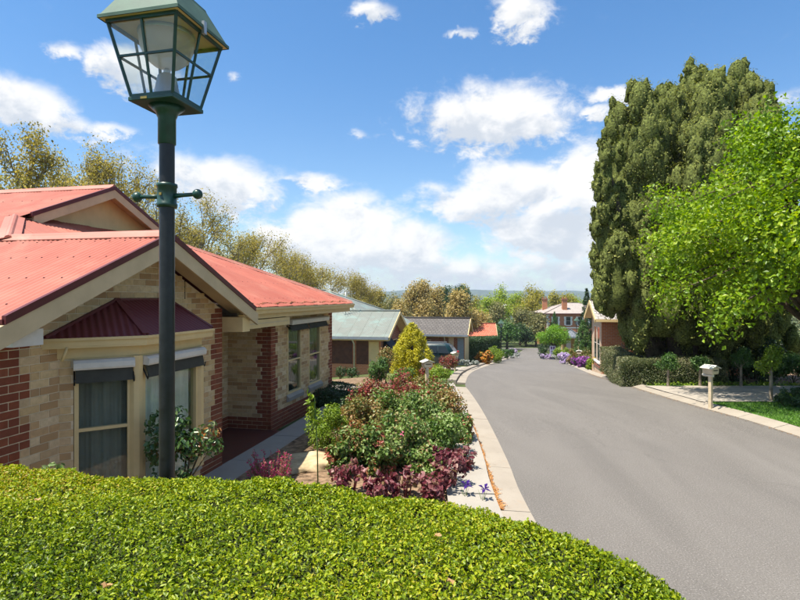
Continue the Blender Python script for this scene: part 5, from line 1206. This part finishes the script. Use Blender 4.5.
m_mid = pal('mid green', [(.035, .085, .02), (.06, .13, .028), (.085, .17, .035), (.12, .21, .05)], trans=.3)
m_gold = pal('golden conifer', [(.22, .22, .012), (.36, .34, .014), (.50, .45, .018), (.60, .53, .025)], trans=.25, rough=.55)
m_flame = pal('orange flower', [(.55, .16, .02), (.62, .27, .03), (.60, .38, .04), (.38, .10, .03)], trans=.25)
m_yellow = pal('yellow flower', [(.60, .42, .03), (.66, .48, .06), (.50, .34, .03)], trans=.25)
m_violet = pal('violet flower', [(.26, .05, .30), (.34, .08, .38), (.20, .04, .26), (.42, .16, .42)], trans=.25)
m_lilac = pal('lilac flower', [(.48, .34, .60), (.56, .44, .66), (.66, .58, .70), (.40, .26, .54)], trans=.25)
m_iris = pal('iris flower', [(.06, .02, .20), (.09, .03, .28), (.13, .05, .34)], trans=.2)
m_whitefl = pal('white flower', [(.60, .60, .58), (.70, .70, .68), (.5, .52, .52)], trans=.2)
m_pinkrose = pal('rose flower', [(.60, .10, .20), (.66, .2, .28), (.55, .06, .16)], trans=.2)
m_grey = pal('grey leaf', [(.14, .17, .13), (.20, .23, .18), (.27, .30, .25), (.10, .13, .09)], trans=.2)
G1 = 'rose bushes massed in the left garden bed'
def bed(px, d, dz=.06): x, y = at(px, d); return gl(x, y, dz)
for i, (px, d, r, mat, lab) in enumerate([
    (362, 9.0, (.46, .45, .50), m_rose, 'leafy rose bush behind the staked sprig, dark inside'),
    (404, 9.1, (.62, .55, .60), m_roseg, 'broad bright green rose bush in the middle of the bed'),
    (446, 9.6, (.50, .55, .56), m_roseg, 'green and russet rose bush leaning over the footpath edge'),
    (366, 10.4, (.6, .5, .60), m_rosey, 'tan tinted rose bush in the second row of the bed'),
    (415, 10.9, (.62, .55, .66), m_roseg, 'rose bush with pink bloom in the second row of the bed'),
    (448, 11.6, (.45, .5, .55), m_rosey, 'thin straw coloured bush by the footpath in the second row'),
    (372, 12.3, (.55, .5, .66), m_red, 'red tipped bush at the back of the bed by the lime shrub'),
    (405, 12.8, (.60, .5, .72), m_red, 'tall wine red rose bush at the back of the bed'),
    (436, 13.2, (.50, .45, .60), m_rose, 'mixed red and green bush below the white-lidded letterbox'),
    (356, 11.5, (.35, .35, .42), m_rosey, 'yellowing small bush beside the lime shrub'),
    (418, 14.6, (.55, .5, .50), m_rosey, 'straw green bush just behind the white-lidded letterbox'),
    (382, 8.75, (.34, .3, .34), m_rose, 'small dark rose bush between the two leafy front ones'),
    (428, 8.65, (.34, .3, .34), m_roseg, 'small green rose bush behind the low maroon plants'),
    (340, 8.7, (.26, .25, .36), m_rose, 'slight rose bush just right of the green stake'),
    (462, 10.6, (.3, .5, .40), m_rose, 'reddish bush spilling along the footpath edge'),
    (390, 11.4, (.5, .4, .62), m_roseg, 'rose bush in the middle of the second row')]):
    shrub('rose_bush', lab, bed(px, d), (r[0], r[1], r[2]*.82), mat, 3000, .06, 100+i, cat='rose bush', group=G1, nl=30, lr=.36, stems=11, asp=.62, six=True, jit=.7, inner=.15, shell=.25, lift=.47, flowers=(m_pinkrose, 5, .05) if i in (1, 4, 7) else None, droop=.5)
for i, (px, d, r, n, lab) in enumerate([
    (350, 7.85, (.34, .26, .30), 300, 'wine red broad leaved plant below the rose bush with the stake'),
    (405, 7.7, (.36, .26, .26), 300, 'wine red broad leaved plant in the middle along the hedge'),
    (448, 7.95, (.36, .34, .40), 420, 'tallest wine red broad leaved plant at the footpath edge'),
    (376, 7.6, (.30, .22, .22), 260, 'pale maroon plant in front of the leafy roses'),
    (430, 7.6, (.28, .22, .22), 240, 'low maroon plant between the tallest one and the middle one'),
    (464, 8.7, (.24, .26, .36), 260, 'upright maroon plant leaning over the concrete footpath')]):
    shrub('purple_leaf_plant', lab, bed(px, d), (r[0]*.95, r[1], r[2]*.72), m_purple, int(n*.95), .08, 140+i, cat='plant', group='wine red leaved plants along the hedge', nl=10, lr=.4, stems=9, asp=.6, six=True, jit=.75, inner=.1, shell=.3, lift=.6, stem_mat=m_maroon)
# pink sprigs by the rock, staked sprig, lime shrub, dark ground cover
def sprigs(name, label, loc, mat, n, h, rad, seed, cat='plant', leaf=.03, per=34, smat=m_stem):
    rg = R(seed); t = empty(name, loc, 0, label=label, cat=cat); mb = MB(); P, N = [], []
    for i in range(n):
        a = rg.uniform(0, 6.28); l = rg.uniform(.1, 1)**.6*rad; e = Vector((math.cos(a)*l, math.sin(a)*l, h*rg.uniform(.55, 1.05))); b = Vector((math.cos(a)*l*.3, math.sin(a)*l*.3, -.05)); mb.tube([b, (b+e)/2+Vector((0, 0, .03)), e], [.006, .005, .002], 4)
        for k in range(per): u = .3+.7*rg.random(); P.append(list(b+(e-b)*u)); d = rg.normal(0, 1, 3); N.append(d)
    mb.build('stem', smat, t); leaves('foliage', np.array(P), np.array(N), leaf, mat, seed+1, t, asp=.35, jit=.2, tone=None); return t
x, y = at(272, 7.75); sprigs('pink_sprig_bush', 'bright pink upright sprigs beside the porch path', gl(x, y), m_pink, 60, .62, .36, 160, cat='bush', leaf=.036, per=60)
x, y = at(318, 8.15); t = empty('staked_sprig', gl(x, y), 0, label='lime leaved sprig tied to a thin green stake', cat='plant')
mb = MB(); mb.tube([(0, 0, -.1), (-.01, 0, .6), (-.06, .02, 1.36)], [.010, .010, .008], 8); mb.build('stake', m_stem, t)
rg = R(7); pp = np.array([(-.03-.02*k, .01, .98+.09*k) for k in np.linspace(0, 4.6, 60)])+rg.normal(0, .03, (60, 3)); leaves('foliage', pp, rg.normal(0, 1, (60, 3)), .085, m_lime, 8, t, asp=.5, six=True)
shrub('lime_shrub', 'rounded lime green shrub near the wall windows', bed(327, 10.3), (.40, .38, .40), m_lime, 4600, .045, 170, nl=16, inner=.4, stems=6)
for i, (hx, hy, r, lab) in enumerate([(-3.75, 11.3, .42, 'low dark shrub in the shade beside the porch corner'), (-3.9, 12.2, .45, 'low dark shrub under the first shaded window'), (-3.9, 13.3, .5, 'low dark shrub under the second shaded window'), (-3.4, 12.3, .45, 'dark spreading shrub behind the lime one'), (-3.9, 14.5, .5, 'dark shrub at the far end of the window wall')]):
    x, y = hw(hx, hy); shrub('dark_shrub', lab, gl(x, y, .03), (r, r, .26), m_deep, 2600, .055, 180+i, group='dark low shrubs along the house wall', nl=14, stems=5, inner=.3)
x, y = at(318, 15.6); hedge('low_dark_hedge', 'low dark clipped hedge between the bed and the shaded drive', [(x-.9, y-1.2), (x+.75, y-1.5), (x+1.3, y-.1), (x-.2, y+1.0)], .52, .2, m_deep, 5000, 5000, .05, 190, rough=.04)
# sandstone rock and irrigation pipe
rg = R(61); bm = bmesh.new(); bmesh.ops.create_icosphere(bm, subdivisions=4, radius=1)
for vtx in bm.verts:
    c = vtx.co; k = 1+.12*math.sin(c.x*3+1)*math.cos(c.y*4)+.05*math.sin(c.z*9+c.x*7); vtx.co = Vector((c.x*.44*k, c.y*.52*k, max(-.12, min(c.z*.26*k, .11+.02*math.sin(c.x*5)))))
me = bpy.data.meshes.new('sandstone_rock'); bm.to_mesh(me); bm.free(); me.polygons.foreach_set('use_smooth', [True]*len(me.polygons)); m_rock = M('sandstone', (.46, .35, .21), .9, .15, var=.3, scale=4, bmp=1.0, bscale=18, dirt=(.3, .2, .1)); me.materials.append(m_rock)
x, y = at(300, 9.3); link('sandstone_rock', me, None, gl(x+.16, y-.1, .05), .3, label='flat topped sandstone rock in the garden bed', cat='rock')
x0, y0 = at(272, 8.25); x1, y1 = at(330, 9.0); mb = MB(); mb.tube([gl(x0, y0, .085), gl((x0+x1)/2, (y0+y1)/2+.05, .10), gl(x1, y1, .085), gl(x1+.8, y1+.3, .085)], .011, 8); mb.build('drip_pipe', m_twig, label='brown irrigation pipe lying across the mulch', cat='pipe')
# bushes against the bay window and at the far left
shrub('bay_rose', 'glossy rose with orange tips in front of the bay window, behind the lamp post', gl(*hw(-3.88, 5.72), .05), (.50, .40, .82), pal('bay rose', [(.025, .06, .016), (.045, .10, .025), (.075, .15, .04), (.13, .19, .06), (.30, .12, .03)], trans=.25, rough=.3, spec=.55), 2000, .062, 200, cat='rose bush', nl=22, lr=.3, stems=12, asp=.6, six=True, inner=.1, shell=.35, lift=.56)
shrub('wall_rose', 'small pale green rose peeping over the hedge by the red quoin', gl(*hw(-3.87, 3.9), .05), (.28, .24, .80), m_roseg, 420, .06, 204, cat='rose bush', nl=12, lr=.3, stems=6, asp=.6, six=True, inner=.1, shell=.35, lift=.52)
# irises
for i, (px, d, lab) in enumerate([(487, 7.45, 'purple iris standing alone on the footpath edge'), (469, 7.6, 'purple iris at the corner of the bed'), (437, 11.4, 'lilac iris by the footpath further along')]):
    x, y = at(px, d); rg = R(210+i); t = empty('iris', gl(x-.06, y, .06), 0, label=lab, cat='flower', group='irises'); mb = MB(); mb.tube([(0, 0, -.05), (.02, 0, .12), (.03, 0, .2)], .005, 6); mb.build('stem', m_stem, t)
    for k in range(6): a = k*1.047; mb = MB(); dn = .03 if k % 2 else -.02; mb.add([(.03, 0, .2), (.03+math.cos(a-.5)*.05, math.sin(a-.5)*.05, .225+dn), (.03+math.cos(a)*.095, math.sin(a)*.095, .205+dn*1.8), (.03+math.cos(a+.5)*.05, math.sin(a+.5)*.05, .225+dn)], [(0, 1, 2, 3)]); mb.build('petal', m_iris if i < 2 else m_lilac, t)
    for k in range(3): a = k*2+.4; mb = MB(); mb.add([(-.006, 0, 0), (.006, 0, 0), (.004+math.cos(a)*.05, math.sin(a)*.05, .12), (math.cos(a)*.08, math.sin(a)*.08, .19)], [(0, 1, 2, 3)]); mb.build('leaf', m_stem, t)

# ------------------------------------------------------------------ along the street, left
def conifer_cone(name, label, loc, H, rad, mat, n, leaf, seed, cat='tree', power=.55, base=.12, group=None, lobes=3):
    """dense clipped-looking conifer; outline bulges low and closes to a rounded tip"""
    rg = R(seed); t = empty(name, loc, 0, label=label, cat=cat, group=group); mb = MB(); mb.tube([(0, 0, -.1), (0, 0, H*.5), (0, 0, H*.9)], [rad*.14+.03, rad*.08+.02, .01], 8); mb.build('trunk', m_bark, t)
    m = 240; u = rg.random(m)**.9; a = rg.uniform(0, 6.28, m); pr = lambda v: rad*np.sin(np.pi*np.clip((v+base)/(1+base), 0, 1)**power)**.8
    rr = pr(u)*.88*(.55+.45*rg.random(m)**.35); C = np.stack([np.cos(a)*rr, np.sin(a)*rr, u*H*.95+.03*H], 1); Rr = np.stack([rad*.17*rg.uniform(.7, 1.3, m)*(1-.5*u)]*2+[rad*.34*rg.uniform(.7, 1.3, m)*(1-.45*u)], 1)
    p, d, tn = blob_pts(rg, C, Rr, n, .5, 2, .5); p[:, 2] = np.clip(p[:, 2], .03, H*1.02); leaves('crown', p, d, leaf, mat, seed+1, t, asp=.4, jit=.5, tone=tn); return t
conifer_cone('golden_conifer', 'golden yellow rounded conifer in front of the house drives', bed(412, 23.0), 2.45, 1.0, m_gold, 34000, .07, 300, power=.70)
G2 = 'shrubs along the left side of the street'
for i, (px, d, r, mat, n, lf, fl, lab) in enumerate([
    (378, 21.5, (.42, .42, .52), m_mid, 2600, .08, None, 'bright green shrub left of the golden conifer'),
    (402, 19.0, (.55, .5, .40), m_roseg, 2400, .07, None, 'low green shrub at the foot of the golden conifer'),
    (437, 19.5, (.5, .45, .40), m_lime, 2200, .06, None, 'lime green shrub by the letterbox and footpath'),
    (447, 27.5, (.5, .5, .55), m_red, 2000, .08, None, 'red leaved bush in front of the parked car'),
    (430, 22.0, (.4, .4, .36), m_red, 1400, .07, None, 'russet bush right of the golden conifer'),
    (470, 38.6, (.95, .5, .28), m_grey, 2200, .08, (m_whitefl, 90, .07), 'silver leaved clump with white flowers at the kerb bend'),
    (485, 43.5, (.75, .6, .52), m_mid, 1800, .09, (m_flame, 520, .10), 'orange and yellow flowering bush on the bend'),
    (496, 46.5, (1.0, .8, .72), m_lime, 3200, .10, None, 'rounded yellow green bush before the dark hedge'),
    (352, 27.5, (.35, .3, .3), m_deep, 900, .07, None, 'small dark plant at the foot of the brick wall'),
    (341, 27.8, (.3, .3, .35), m_deep, 700, .07, None, 'small dark plant at the very left of the brick wall'),
    (507, 57, (.9, .6, .55), m_mid, 1500, .12, None, 'green bush behind the pale lantern lamp'),
    (514, 62, (.8, .5, .35), m_grey, 1200, .10, (m_whitefl, 160, .10), 'white flowering clump near the end of the street'),
    (511, 72, (1.0, .6, .4), m_grey, 1200, .12, (m_lilac, 120, .12), 'pale lilac clump furthest down the left kerb')]):
    shrub('shrub', lab, bed(px, d), r, mat, n, lf, 320+i, group=G2, flowers=fl, inner=.4)
tree('standard_rose', 'slim standard shrub with reddish top before the navy awning', bed(386, 22.0), 1.55, .85, m_rosey, 1300, .075, m_twig, 350, trunk=.5, lev=3, clump=.22, cat='shrub', r0=.03)
x, y = at(484, 49); hedge('dark_hedge', 'tall dark clipped hedge across from the orange roofed house', [(x-1.9, y-.6), (x+1.55, y+1.6), (x+2.3, y+4.0), (x-1.2, y+2.6)], 2.35, .22, m_deep, 5000, 16000, .10, 360, rough=.08, wf=2)
# ------------------------------------------------------------------ right side
m_hr = pal('grey hedge', [(.05, .075, .025), (.085, .11, .035), (.13, .15, .055), (.20, .20, .10), (.26, .24, .14)], trans=.25, rough=.45)
xa, ya = at(621, 20.9); xb, yb = at(729, 20.7); xc, yc = at(600.5, 26.5)
hedge('side_hedge', 'long clipped hedge with brownish tips beyond the right driveway', [(xa-.05, ya-.15), (xb, yb), (xb+.1, yb+.95), (xa+1.2, ya+.95), (xc+1.0, yc), (xc, yc+.1)], 1.28, .12, m_hr, 9000, 30000, .055, 370, rough=.06, wf=3)
for i, (px, d, H, w, tr, lab) in enumerate([(668, 19.75, 1.30, .75, .60, 'ball topped small tree before the left part of the side hedge'), (700, 19.9, 1.20, .72, .62, 'ball topped small tree behind the cream letterbox'), (741, 19.8, 1.50, .95, .45, 'leafy small tree just right of the end of the side hedge'), (771, 15.35, 1.62, .55, .55, 'slim small tree on the lawn side of the driveway')]):
    tree('standard_tree', lab, bed(px, d, .08), H, w, m_mid if i < 3 else m_lime, 2200, .07, m_barkpale, 380+i, trunk=tr, lev=3, clump=.2, r0=.045, group='small clipped trees along the driveway', cat='tree')
rg = R(9); yv = rg.uniform(20.0, 20.9, 1400); xv = rg.uniform(9.6, 22, 1400); shp = np.stack([xv, yv, gz(xv, yv)+.09+.10*rg.random(1400)], 1)
leaves('ground_cover', shp, np.tile([0, 0, 1.0], (1400, 1)), .10, m_lime, 13, label='low yellow green ground cover under the side hedge', jit=.9)
# the giant conifer: many upright lobes
rg = R(400); m_cyp = pal('cypress', [(.085, .112, .028), (.14, .172, .040), (.205, .232, .056), (.28, .295, .078), (.36, .355, .10)], trans=.25, rough=.6, spec=.2)
cx, cy = at(690, 23.4); cz = float(gz(cx, cy)); t = empty('giant_conifer', (cx, cy, cz), 0, label='giant olive green conifer with many rounded lobes on the right', cat='tree')
LOB = [(605, 135, 285, 15), (620, 108, 310, 22), (643, 80, 340, 28), (668, 86, 345, 32), (692, 66, 345, 30), (714, 74, 350, 32), (738, 64, 345, 32), (757, 80, 340, 26), (655, 100, 340, 30), (705, 95, 345, 34), (742, 105, 350, 36), (612, 190, 300, 20), (632, 205, 325, 26), (655, 160, 345, 34), (700, 130, 350, 36), (775, 150, 350, 24), (658, 240, 340, 32), (690, 220, 350, 40), (730, 230, 350, 40), (616, 235, 312, 20)]
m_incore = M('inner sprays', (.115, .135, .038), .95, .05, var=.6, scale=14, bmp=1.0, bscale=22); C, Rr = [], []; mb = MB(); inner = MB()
for i, (px, ty, by, w) in enumerate(LOB):
    dd = 23.6+rg.uniform(-1.0, 1.2)-(1.0 if i > 12 else 0); top = CZ+(HY-ty)/F*dd-cz; bot = max(.6, CZ+(HY-by)/F*dd-cz); x = (px-400)/F*dd-cx; y = dd-cy; rad = w/F*dd*.95; H = top-bot
    mb.tube([(x*.15, y*.15, -.2), (x*.5, y*.5, H*.35), (x, y, top-.8)], [.38, .26, .05], 8)
    pf = lambda v: rad*min(1.0, (1-v)**.42*1.2+.05)*min(1.0, .55+v*3.0)
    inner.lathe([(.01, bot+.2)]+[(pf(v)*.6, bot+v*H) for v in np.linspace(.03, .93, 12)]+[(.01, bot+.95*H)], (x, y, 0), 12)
    for k in range(int(14+H*rad*4.2)):
        v = rg.random()**.9; a = rg.uniform(0, 6.28); ro = pf(v)*rg.uniform(.70, .90); r1 = min(.58, rad*.52)*rg.uniform(.55, 1.15)
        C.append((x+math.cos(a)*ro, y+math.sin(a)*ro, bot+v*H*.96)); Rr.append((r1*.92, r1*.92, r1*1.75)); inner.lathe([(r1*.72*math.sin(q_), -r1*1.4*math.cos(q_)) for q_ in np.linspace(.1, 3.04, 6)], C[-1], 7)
        c0 = np.array(C[-1])
        for e in sph(rg, 4):        # smaller tufts break each clump up
            e[2] = abs(e[2])*.9+.1 if rg.random() < .7 else e[2]; r2 = r1*rg.uniform(.34, .52); c2 = c0+e*np.array([r1*.92, r1*.92, r1*1.7])*.82
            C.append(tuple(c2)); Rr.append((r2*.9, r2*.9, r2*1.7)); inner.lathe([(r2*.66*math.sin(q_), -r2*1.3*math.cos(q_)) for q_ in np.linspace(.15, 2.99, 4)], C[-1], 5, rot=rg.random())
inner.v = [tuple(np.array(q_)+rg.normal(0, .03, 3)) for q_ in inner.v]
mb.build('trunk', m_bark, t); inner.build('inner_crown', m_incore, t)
p, d, tn = blob_pts(rg, np.array(C), np.array(Rr), 250000, .80, 1.5, .8); p[:, 2] = np.maximum(p[:, 2], .5); leaves('crown', p, d, .105, m_cyp, 402, t, asp=.36, jit=.5, droop=-1.2, tone=tn, mixt=.3)
# bright spring tree at the right edge
m_spring = pal('spring leaf', [(.085, .165, .008), (.14, .25, .010), (.205, .325, .012), (.28, .395, .018), (.35, .43, .03)], trans=.42, rough=.42)
x, y = at(852, 15.4)
tree('spring_tree', 'bright lime green spring tree overhanging the driveway', gl(x, y), 8.7, 11.6, m_spring, 110000, .125, m_bark, 410, trunk=.13, lev=5, clump=.62, spread=.85, r0=.22, asp=.62, inner=.05, up=.04, droopy=(90, 3.75))
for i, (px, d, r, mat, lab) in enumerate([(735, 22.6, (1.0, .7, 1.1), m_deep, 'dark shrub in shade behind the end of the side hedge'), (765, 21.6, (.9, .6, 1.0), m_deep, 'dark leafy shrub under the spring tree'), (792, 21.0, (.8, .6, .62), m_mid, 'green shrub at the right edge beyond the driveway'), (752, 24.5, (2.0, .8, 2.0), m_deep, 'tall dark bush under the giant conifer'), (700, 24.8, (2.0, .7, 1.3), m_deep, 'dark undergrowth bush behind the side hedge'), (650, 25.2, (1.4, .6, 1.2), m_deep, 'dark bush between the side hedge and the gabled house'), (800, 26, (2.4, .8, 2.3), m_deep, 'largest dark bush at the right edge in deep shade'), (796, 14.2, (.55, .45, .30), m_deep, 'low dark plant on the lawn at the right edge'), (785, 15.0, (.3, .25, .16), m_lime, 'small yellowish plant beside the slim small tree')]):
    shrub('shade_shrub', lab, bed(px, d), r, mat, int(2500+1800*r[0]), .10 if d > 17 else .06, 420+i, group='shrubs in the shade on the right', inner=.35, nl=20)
G3 = 'plants along the right kerb'
for i, (px, d, r, mat, n, lf, fl, lab) in enumerate([
    (598, 30.5, (.42, .4, .42), m_mid, 1500, .08, (m_yellow, 160, .08), 'yellow flowering bush at the end of the side hedge'),
    (592, 33, (.42, .4, .34), m_lime, 1300, .09, None, 'strappy green plant beside the yellow flowers'),
    (585, 36.5, (.75, .5, .34), m_mid, 1000, .08, (m_violet, 460, .09), 'mat of violet flowers below the distant letterbox'),
    (577, 39.5, (.5, .4, .36), m_mid, 700, .08, (m_violet, 220, .09), 'violet flowering clump beside the grey leaved bush'),
    (572, 41.5, (.45, .45, .62), m_rosey, 1500, .09, None, 'straw coloured bush between the lilac and violet flowers'),
    (563.5, 44.5, (.60, .5, .42), m_grey, 700, .09, (m_lilac, 420, .11), 'pale lilac flower clump at the nose of the kerb'),
    (592, 45, (1.3, .8, .85), m_rosey, 2600, .10, None, 'brownish bush behind the distant letterbox'),
    (601, 38, (.6, .5, .62), m_lime, 1500, .09, None, 'yellowish bush under the pale gable'),
    (563, 54, (1.0, .8, .70), m_lime, 2200, .11, None, 'rounded yellow green bush right of the notice sign'),
    (548, 58, (1.0, .5, .26), m_mid, 600, .09, (m_lilac, 300, .11), 'low lilac flowers around the notice sign'),
    (558, 57, (.8, .4, .24), m_mid, 500, .09, (m_whitefl, 240, .11), 'low white flowers by the side street'),
    (541, 61, (.8, .6, .8), m_deep, 1500, .11, None, 'dark green bush left of the notice sign')]):
    shrub('kerb_plant', lab, bed(px, d), r, mat, n, lf, 440+i, group=G3, flowers=fl, inner=.4)
# clipped round tree, columnar cypresses
x, y = at(554, 58.5); t = empty('round_clipped_tree', gl(x, y), 0, label='broad clipped round headed bright green tree', cat='tree'); mb = MB(); mb.tube([(0, 0, -.1), (0, 0, 1.0), (.05, 0, 1.9)], [.16, .13, .12], 8)
for a in range(5): mb.tube([(0, 0, 1.2), (math.cos(a*1.26)*.6, math.sin(a*1.26)*.6, 2.0), (math.cos(a*1.26)*1.0, math.sin(a*1.26)*1.0, 2.6)], [.08, .06, .03], 6)
mb.build('trunk', m_bark, t); rg = R(460); q, qr = lumps(rg, (0, 0, 2.45), (1.72, 1.35, 1.05), 60, .5, .5, zmin=1.9); p, d, tn = blob_pts(rg, q, qr, 18000, .6, 2, .4); leaves('crown', p, d, .11, pal('clipped green', [(.10, .22, .012), (.15, .30, .016), (.20, .36, .02), (.07, .16, .01)], trans=.3), 461, t, tone=tn)
conifer_cone('slender_cypress', 'slender dark cypress spire beside the pale gable', bed(586.5, 47), 6.6, .62, m_deep, 11000, .12, 470, power=.8)
conifer_cone('climbing_bush', 'tall ivy green bush below the slender cypress', bed(583, 46), 3.6, 1.0, m_mid, 9000, .11, 471, power=.5, cat='bush')
conifer_cone('young_cypress', 'young dark cypress in front of the villa', bed(551.5, 80), 4.6, .55, m_deep, 5000, .14, 472, power=.8, group='young cypresses before the villa')
conifer_cone('young_cypress', 'taller young cypress before the villa', bed(554.5, 84), 6.2, .75, m_mid, 6000, .14, 473, power=.8, group='young cypresses before the villa')
conifer_cone('young_cypress', 'squat young cypress at the villa corner', bed(543.5, 82), 3.0, .8, m_deep, 4000, .14, 474, power=.6, group='young cypresses before the villa')

# ------------------------------------------------------------------ trees behind the houses and down the valley
m_plane = pal('plane tree', [(.19, .165, .042), (.27, .23, .058), (.36, .30, .08), (.43, .35, .105), (.28, .27, .065)], trans=.5, rough=.5)
m_golden = pal('golden tree', [(.31, .235, .085), (.39, .30, .11), (.47, .37, .145), (.33, .29, .095)], trans=.35, rough=.5)
m_olive = pal('olive', [(.12, .13, .045), (.18, .18, .06), (.24, .225, .08), (.30, .26, .12)], trans=.3, rough=.5)
m_fresh = pal('fresh green', [(.17, .25, .02), (.25, .34, .025), (.33, .42, .035), (.38, .44, .06)], trans=.4)
m_yolive = pal('yellow olive', [(.25, .235, .035), (.33, .295, .045), (.40, .35, .06), (.20, .21, .045)], trans=.38)
G4 = 'plane trees behind the red roofed house'
for i, (px, ty, wpx, d, lab) in enumerate([(15, 124, 130, 31, 'tallest thin leaved plane tree at the left edge'), (82, 150, 66, 37, 'plane tree rising behind the gablet'), (140, 160, 110, 42, 'plane tree behind the lamp post bar'), (202, 196, 84, 48, 'plane tree just right of the lamp post'), (248, 226, 84, 55, 'plane tree over the middle of the red roof'), (292, 246, 76, 62, 'plane tree over the low end of the red roof'), (328, 262, 66, 70, 'plane tree behind the television antenna'), (358, 272, 50, 80, 'furthest plane tree above the brown hipped roof'), (45, 165, 100, 46, 'plane tree between the two left tallest ones'), (225, 240, 70, 64, 'low plane tree behind the hip of the red roof'), (170, 205, 80, 60, 'plane tree showing low behind the lamp post')]):
    x, y = at(px, d); z = float(gz(x, y)); H = CZ+(HY-ty)/F*d-z; tree('plane_tree', lab, (x, y, z), H, wpx*1.22/F*d, m_plane, 13000, .165, m_barkpale, 500+i, trunk=.28, lev=5, clump=.50+.006*d, spread=.55, group=G4, inner=.0, r0=.20)
for i, (px, ty, wpx, d, mat, n, lab) in enumerate([
    (416, 278, 46, 78, m_golden, 9000, 'golden brown tree above the brown tiled roof'), (440, 284, 34, 84, m_golden, 6000, 'slim golden tree left of the dark domed one'), (462, 288, 40, 74, m_golden, 8000, 'orange brown tree in front of the dark domed one'), (478, 308, 30, 80, m_golden, 4000, 'small tan tree left of the orange roof'),
    (488, 286, 46, 108, m_fresh, 8000, 'fresh green tree behind the orange roof'), (512, 291, 40, 125, m_fresh, 7000, 'fresh green tree left of the white building'), (536, 286, 44, 118, m_yolive, 8000, 'yellow olive tree left of the villa roof'), (560, 290, 40, 128, m_yolive, 7000, 'yellow olive tree behind the villa chimneys'), (580, 294, 36, 135, m_fresh, 6000, 'green tree behind the right end of the villa'),
    (470, 284, 40, 140, m_yolive, 6000, 'pale tree on the skyline above the golden one'), (498, 300, 34, 100, m_olive, 6000, 'olive tree before the white building'), (520, 306, 34, 104, m_olive, 6000, 'bare looking tree at the end of the street'), (536, 312, 26, 100, m_olive, 5000, 'olive tree left of the villa corner'), (507, 318, 26, 90, m_mid, 4000, 'dark green tree near the far end of the left kerb'), (526, 322, 26, 100, m_deep, 4000, 'dark tree closing the end of the street'), (488, 318, 22, 86, m_mid, 3500, 'green tree behind the pale lantern lamp'),
    (395, 292, 30, 120, m_olive, 4500, 'olive tree on the skyline left of the golden ones'), (372, 286, 36, 95, m_plane, 4500, 'thin tree behind the brown hipped roof'), (600, 296, 34, 150, m_olive, 5000, 'far tree beside the slender cypress')]):
    x, y = at(px, d); z = float(gz(x, y)); H = CZ+(HY-ty)/F*d-z; tree('valley_tree', lab, (x, y, z), H, wpx/F*d, mat, int(n*.8), .26+.0008*d, m_bark, 540+i, trunk=.2, lev=4, clump=.75+.004*d, spread=.6, group='trees down the valley', inner=.05, r0=.2)
x, y = at(453, 112); t = empty('domed_pine', gl(x, y, 0), 0, label='dark domed pine on the skyline behind the golden trees', cat='tree'); mb = MB(); mb.tube([(0, 0, -.2), (.1, 0, 4), (0, 0, 9)], [.4, .32, .2], 8); mb.build('trunk', m_bark, t)
rg = R(570); Hd = CZ+(HY-283)/F*112-float(gz(x, y)); q, qr = lumps(rg, (0, 0, Hd-3.0), (3.9, 3.4, 2.9), 46, .9, .55); p, d, tn = blob_pts(rg, q, qr, 12000, .5, 2, .4); leaves('crown', p, d, .28, m_deep, 571, t, tone=tn)
# the wood that closes the valley, too far to tell the trees apart
rg = R(580); n = 260; wx = rg.uniform(-190, 230, n); wy = rg.uniform(150, 330, n); C = np.stack([wx, wy, gz(wx, wy)+rg.uniform(3.0, 8.0, n)], 1); Rr = np.stack([rg.uniform(3, 6, n)]*2+[rg.uniform(3, 5.5, n)], 1)
p, d, tn = blob_pts(rg, C, Rr, 42000, .7, 2, .4); leaves('far_wood', p, d, .9, m_olive, 581, label='far olive wood across the valley floor', tone=tn)
# ------------------------------------------------------------------ the air
m_air = bpy.data.materials.new('air'); m_air.use_nodes = True; m_air.node_tree.nodes.clear(); g = NT(m_air.node_tree)
pv = g.n('ShaderNodeVolumePrincipled'); pv.inputs['Color'].default_value = (.72, .84, 1.0, 1); pv.inputs['Density'].default_value = HAZE; pv.inputs['Anisotropy'].default_value = .2
o = g.n('ShaderNodeOutputMaterial'); g.link(pv.outputs[0], o.inputs['Volume'])
mb = MB(); mb.box((-7600, -7600, -14), (7600, 7600, 60)); mb.build('haze', m_air, kind='stuff', label='thin bluish air over the whole valley')
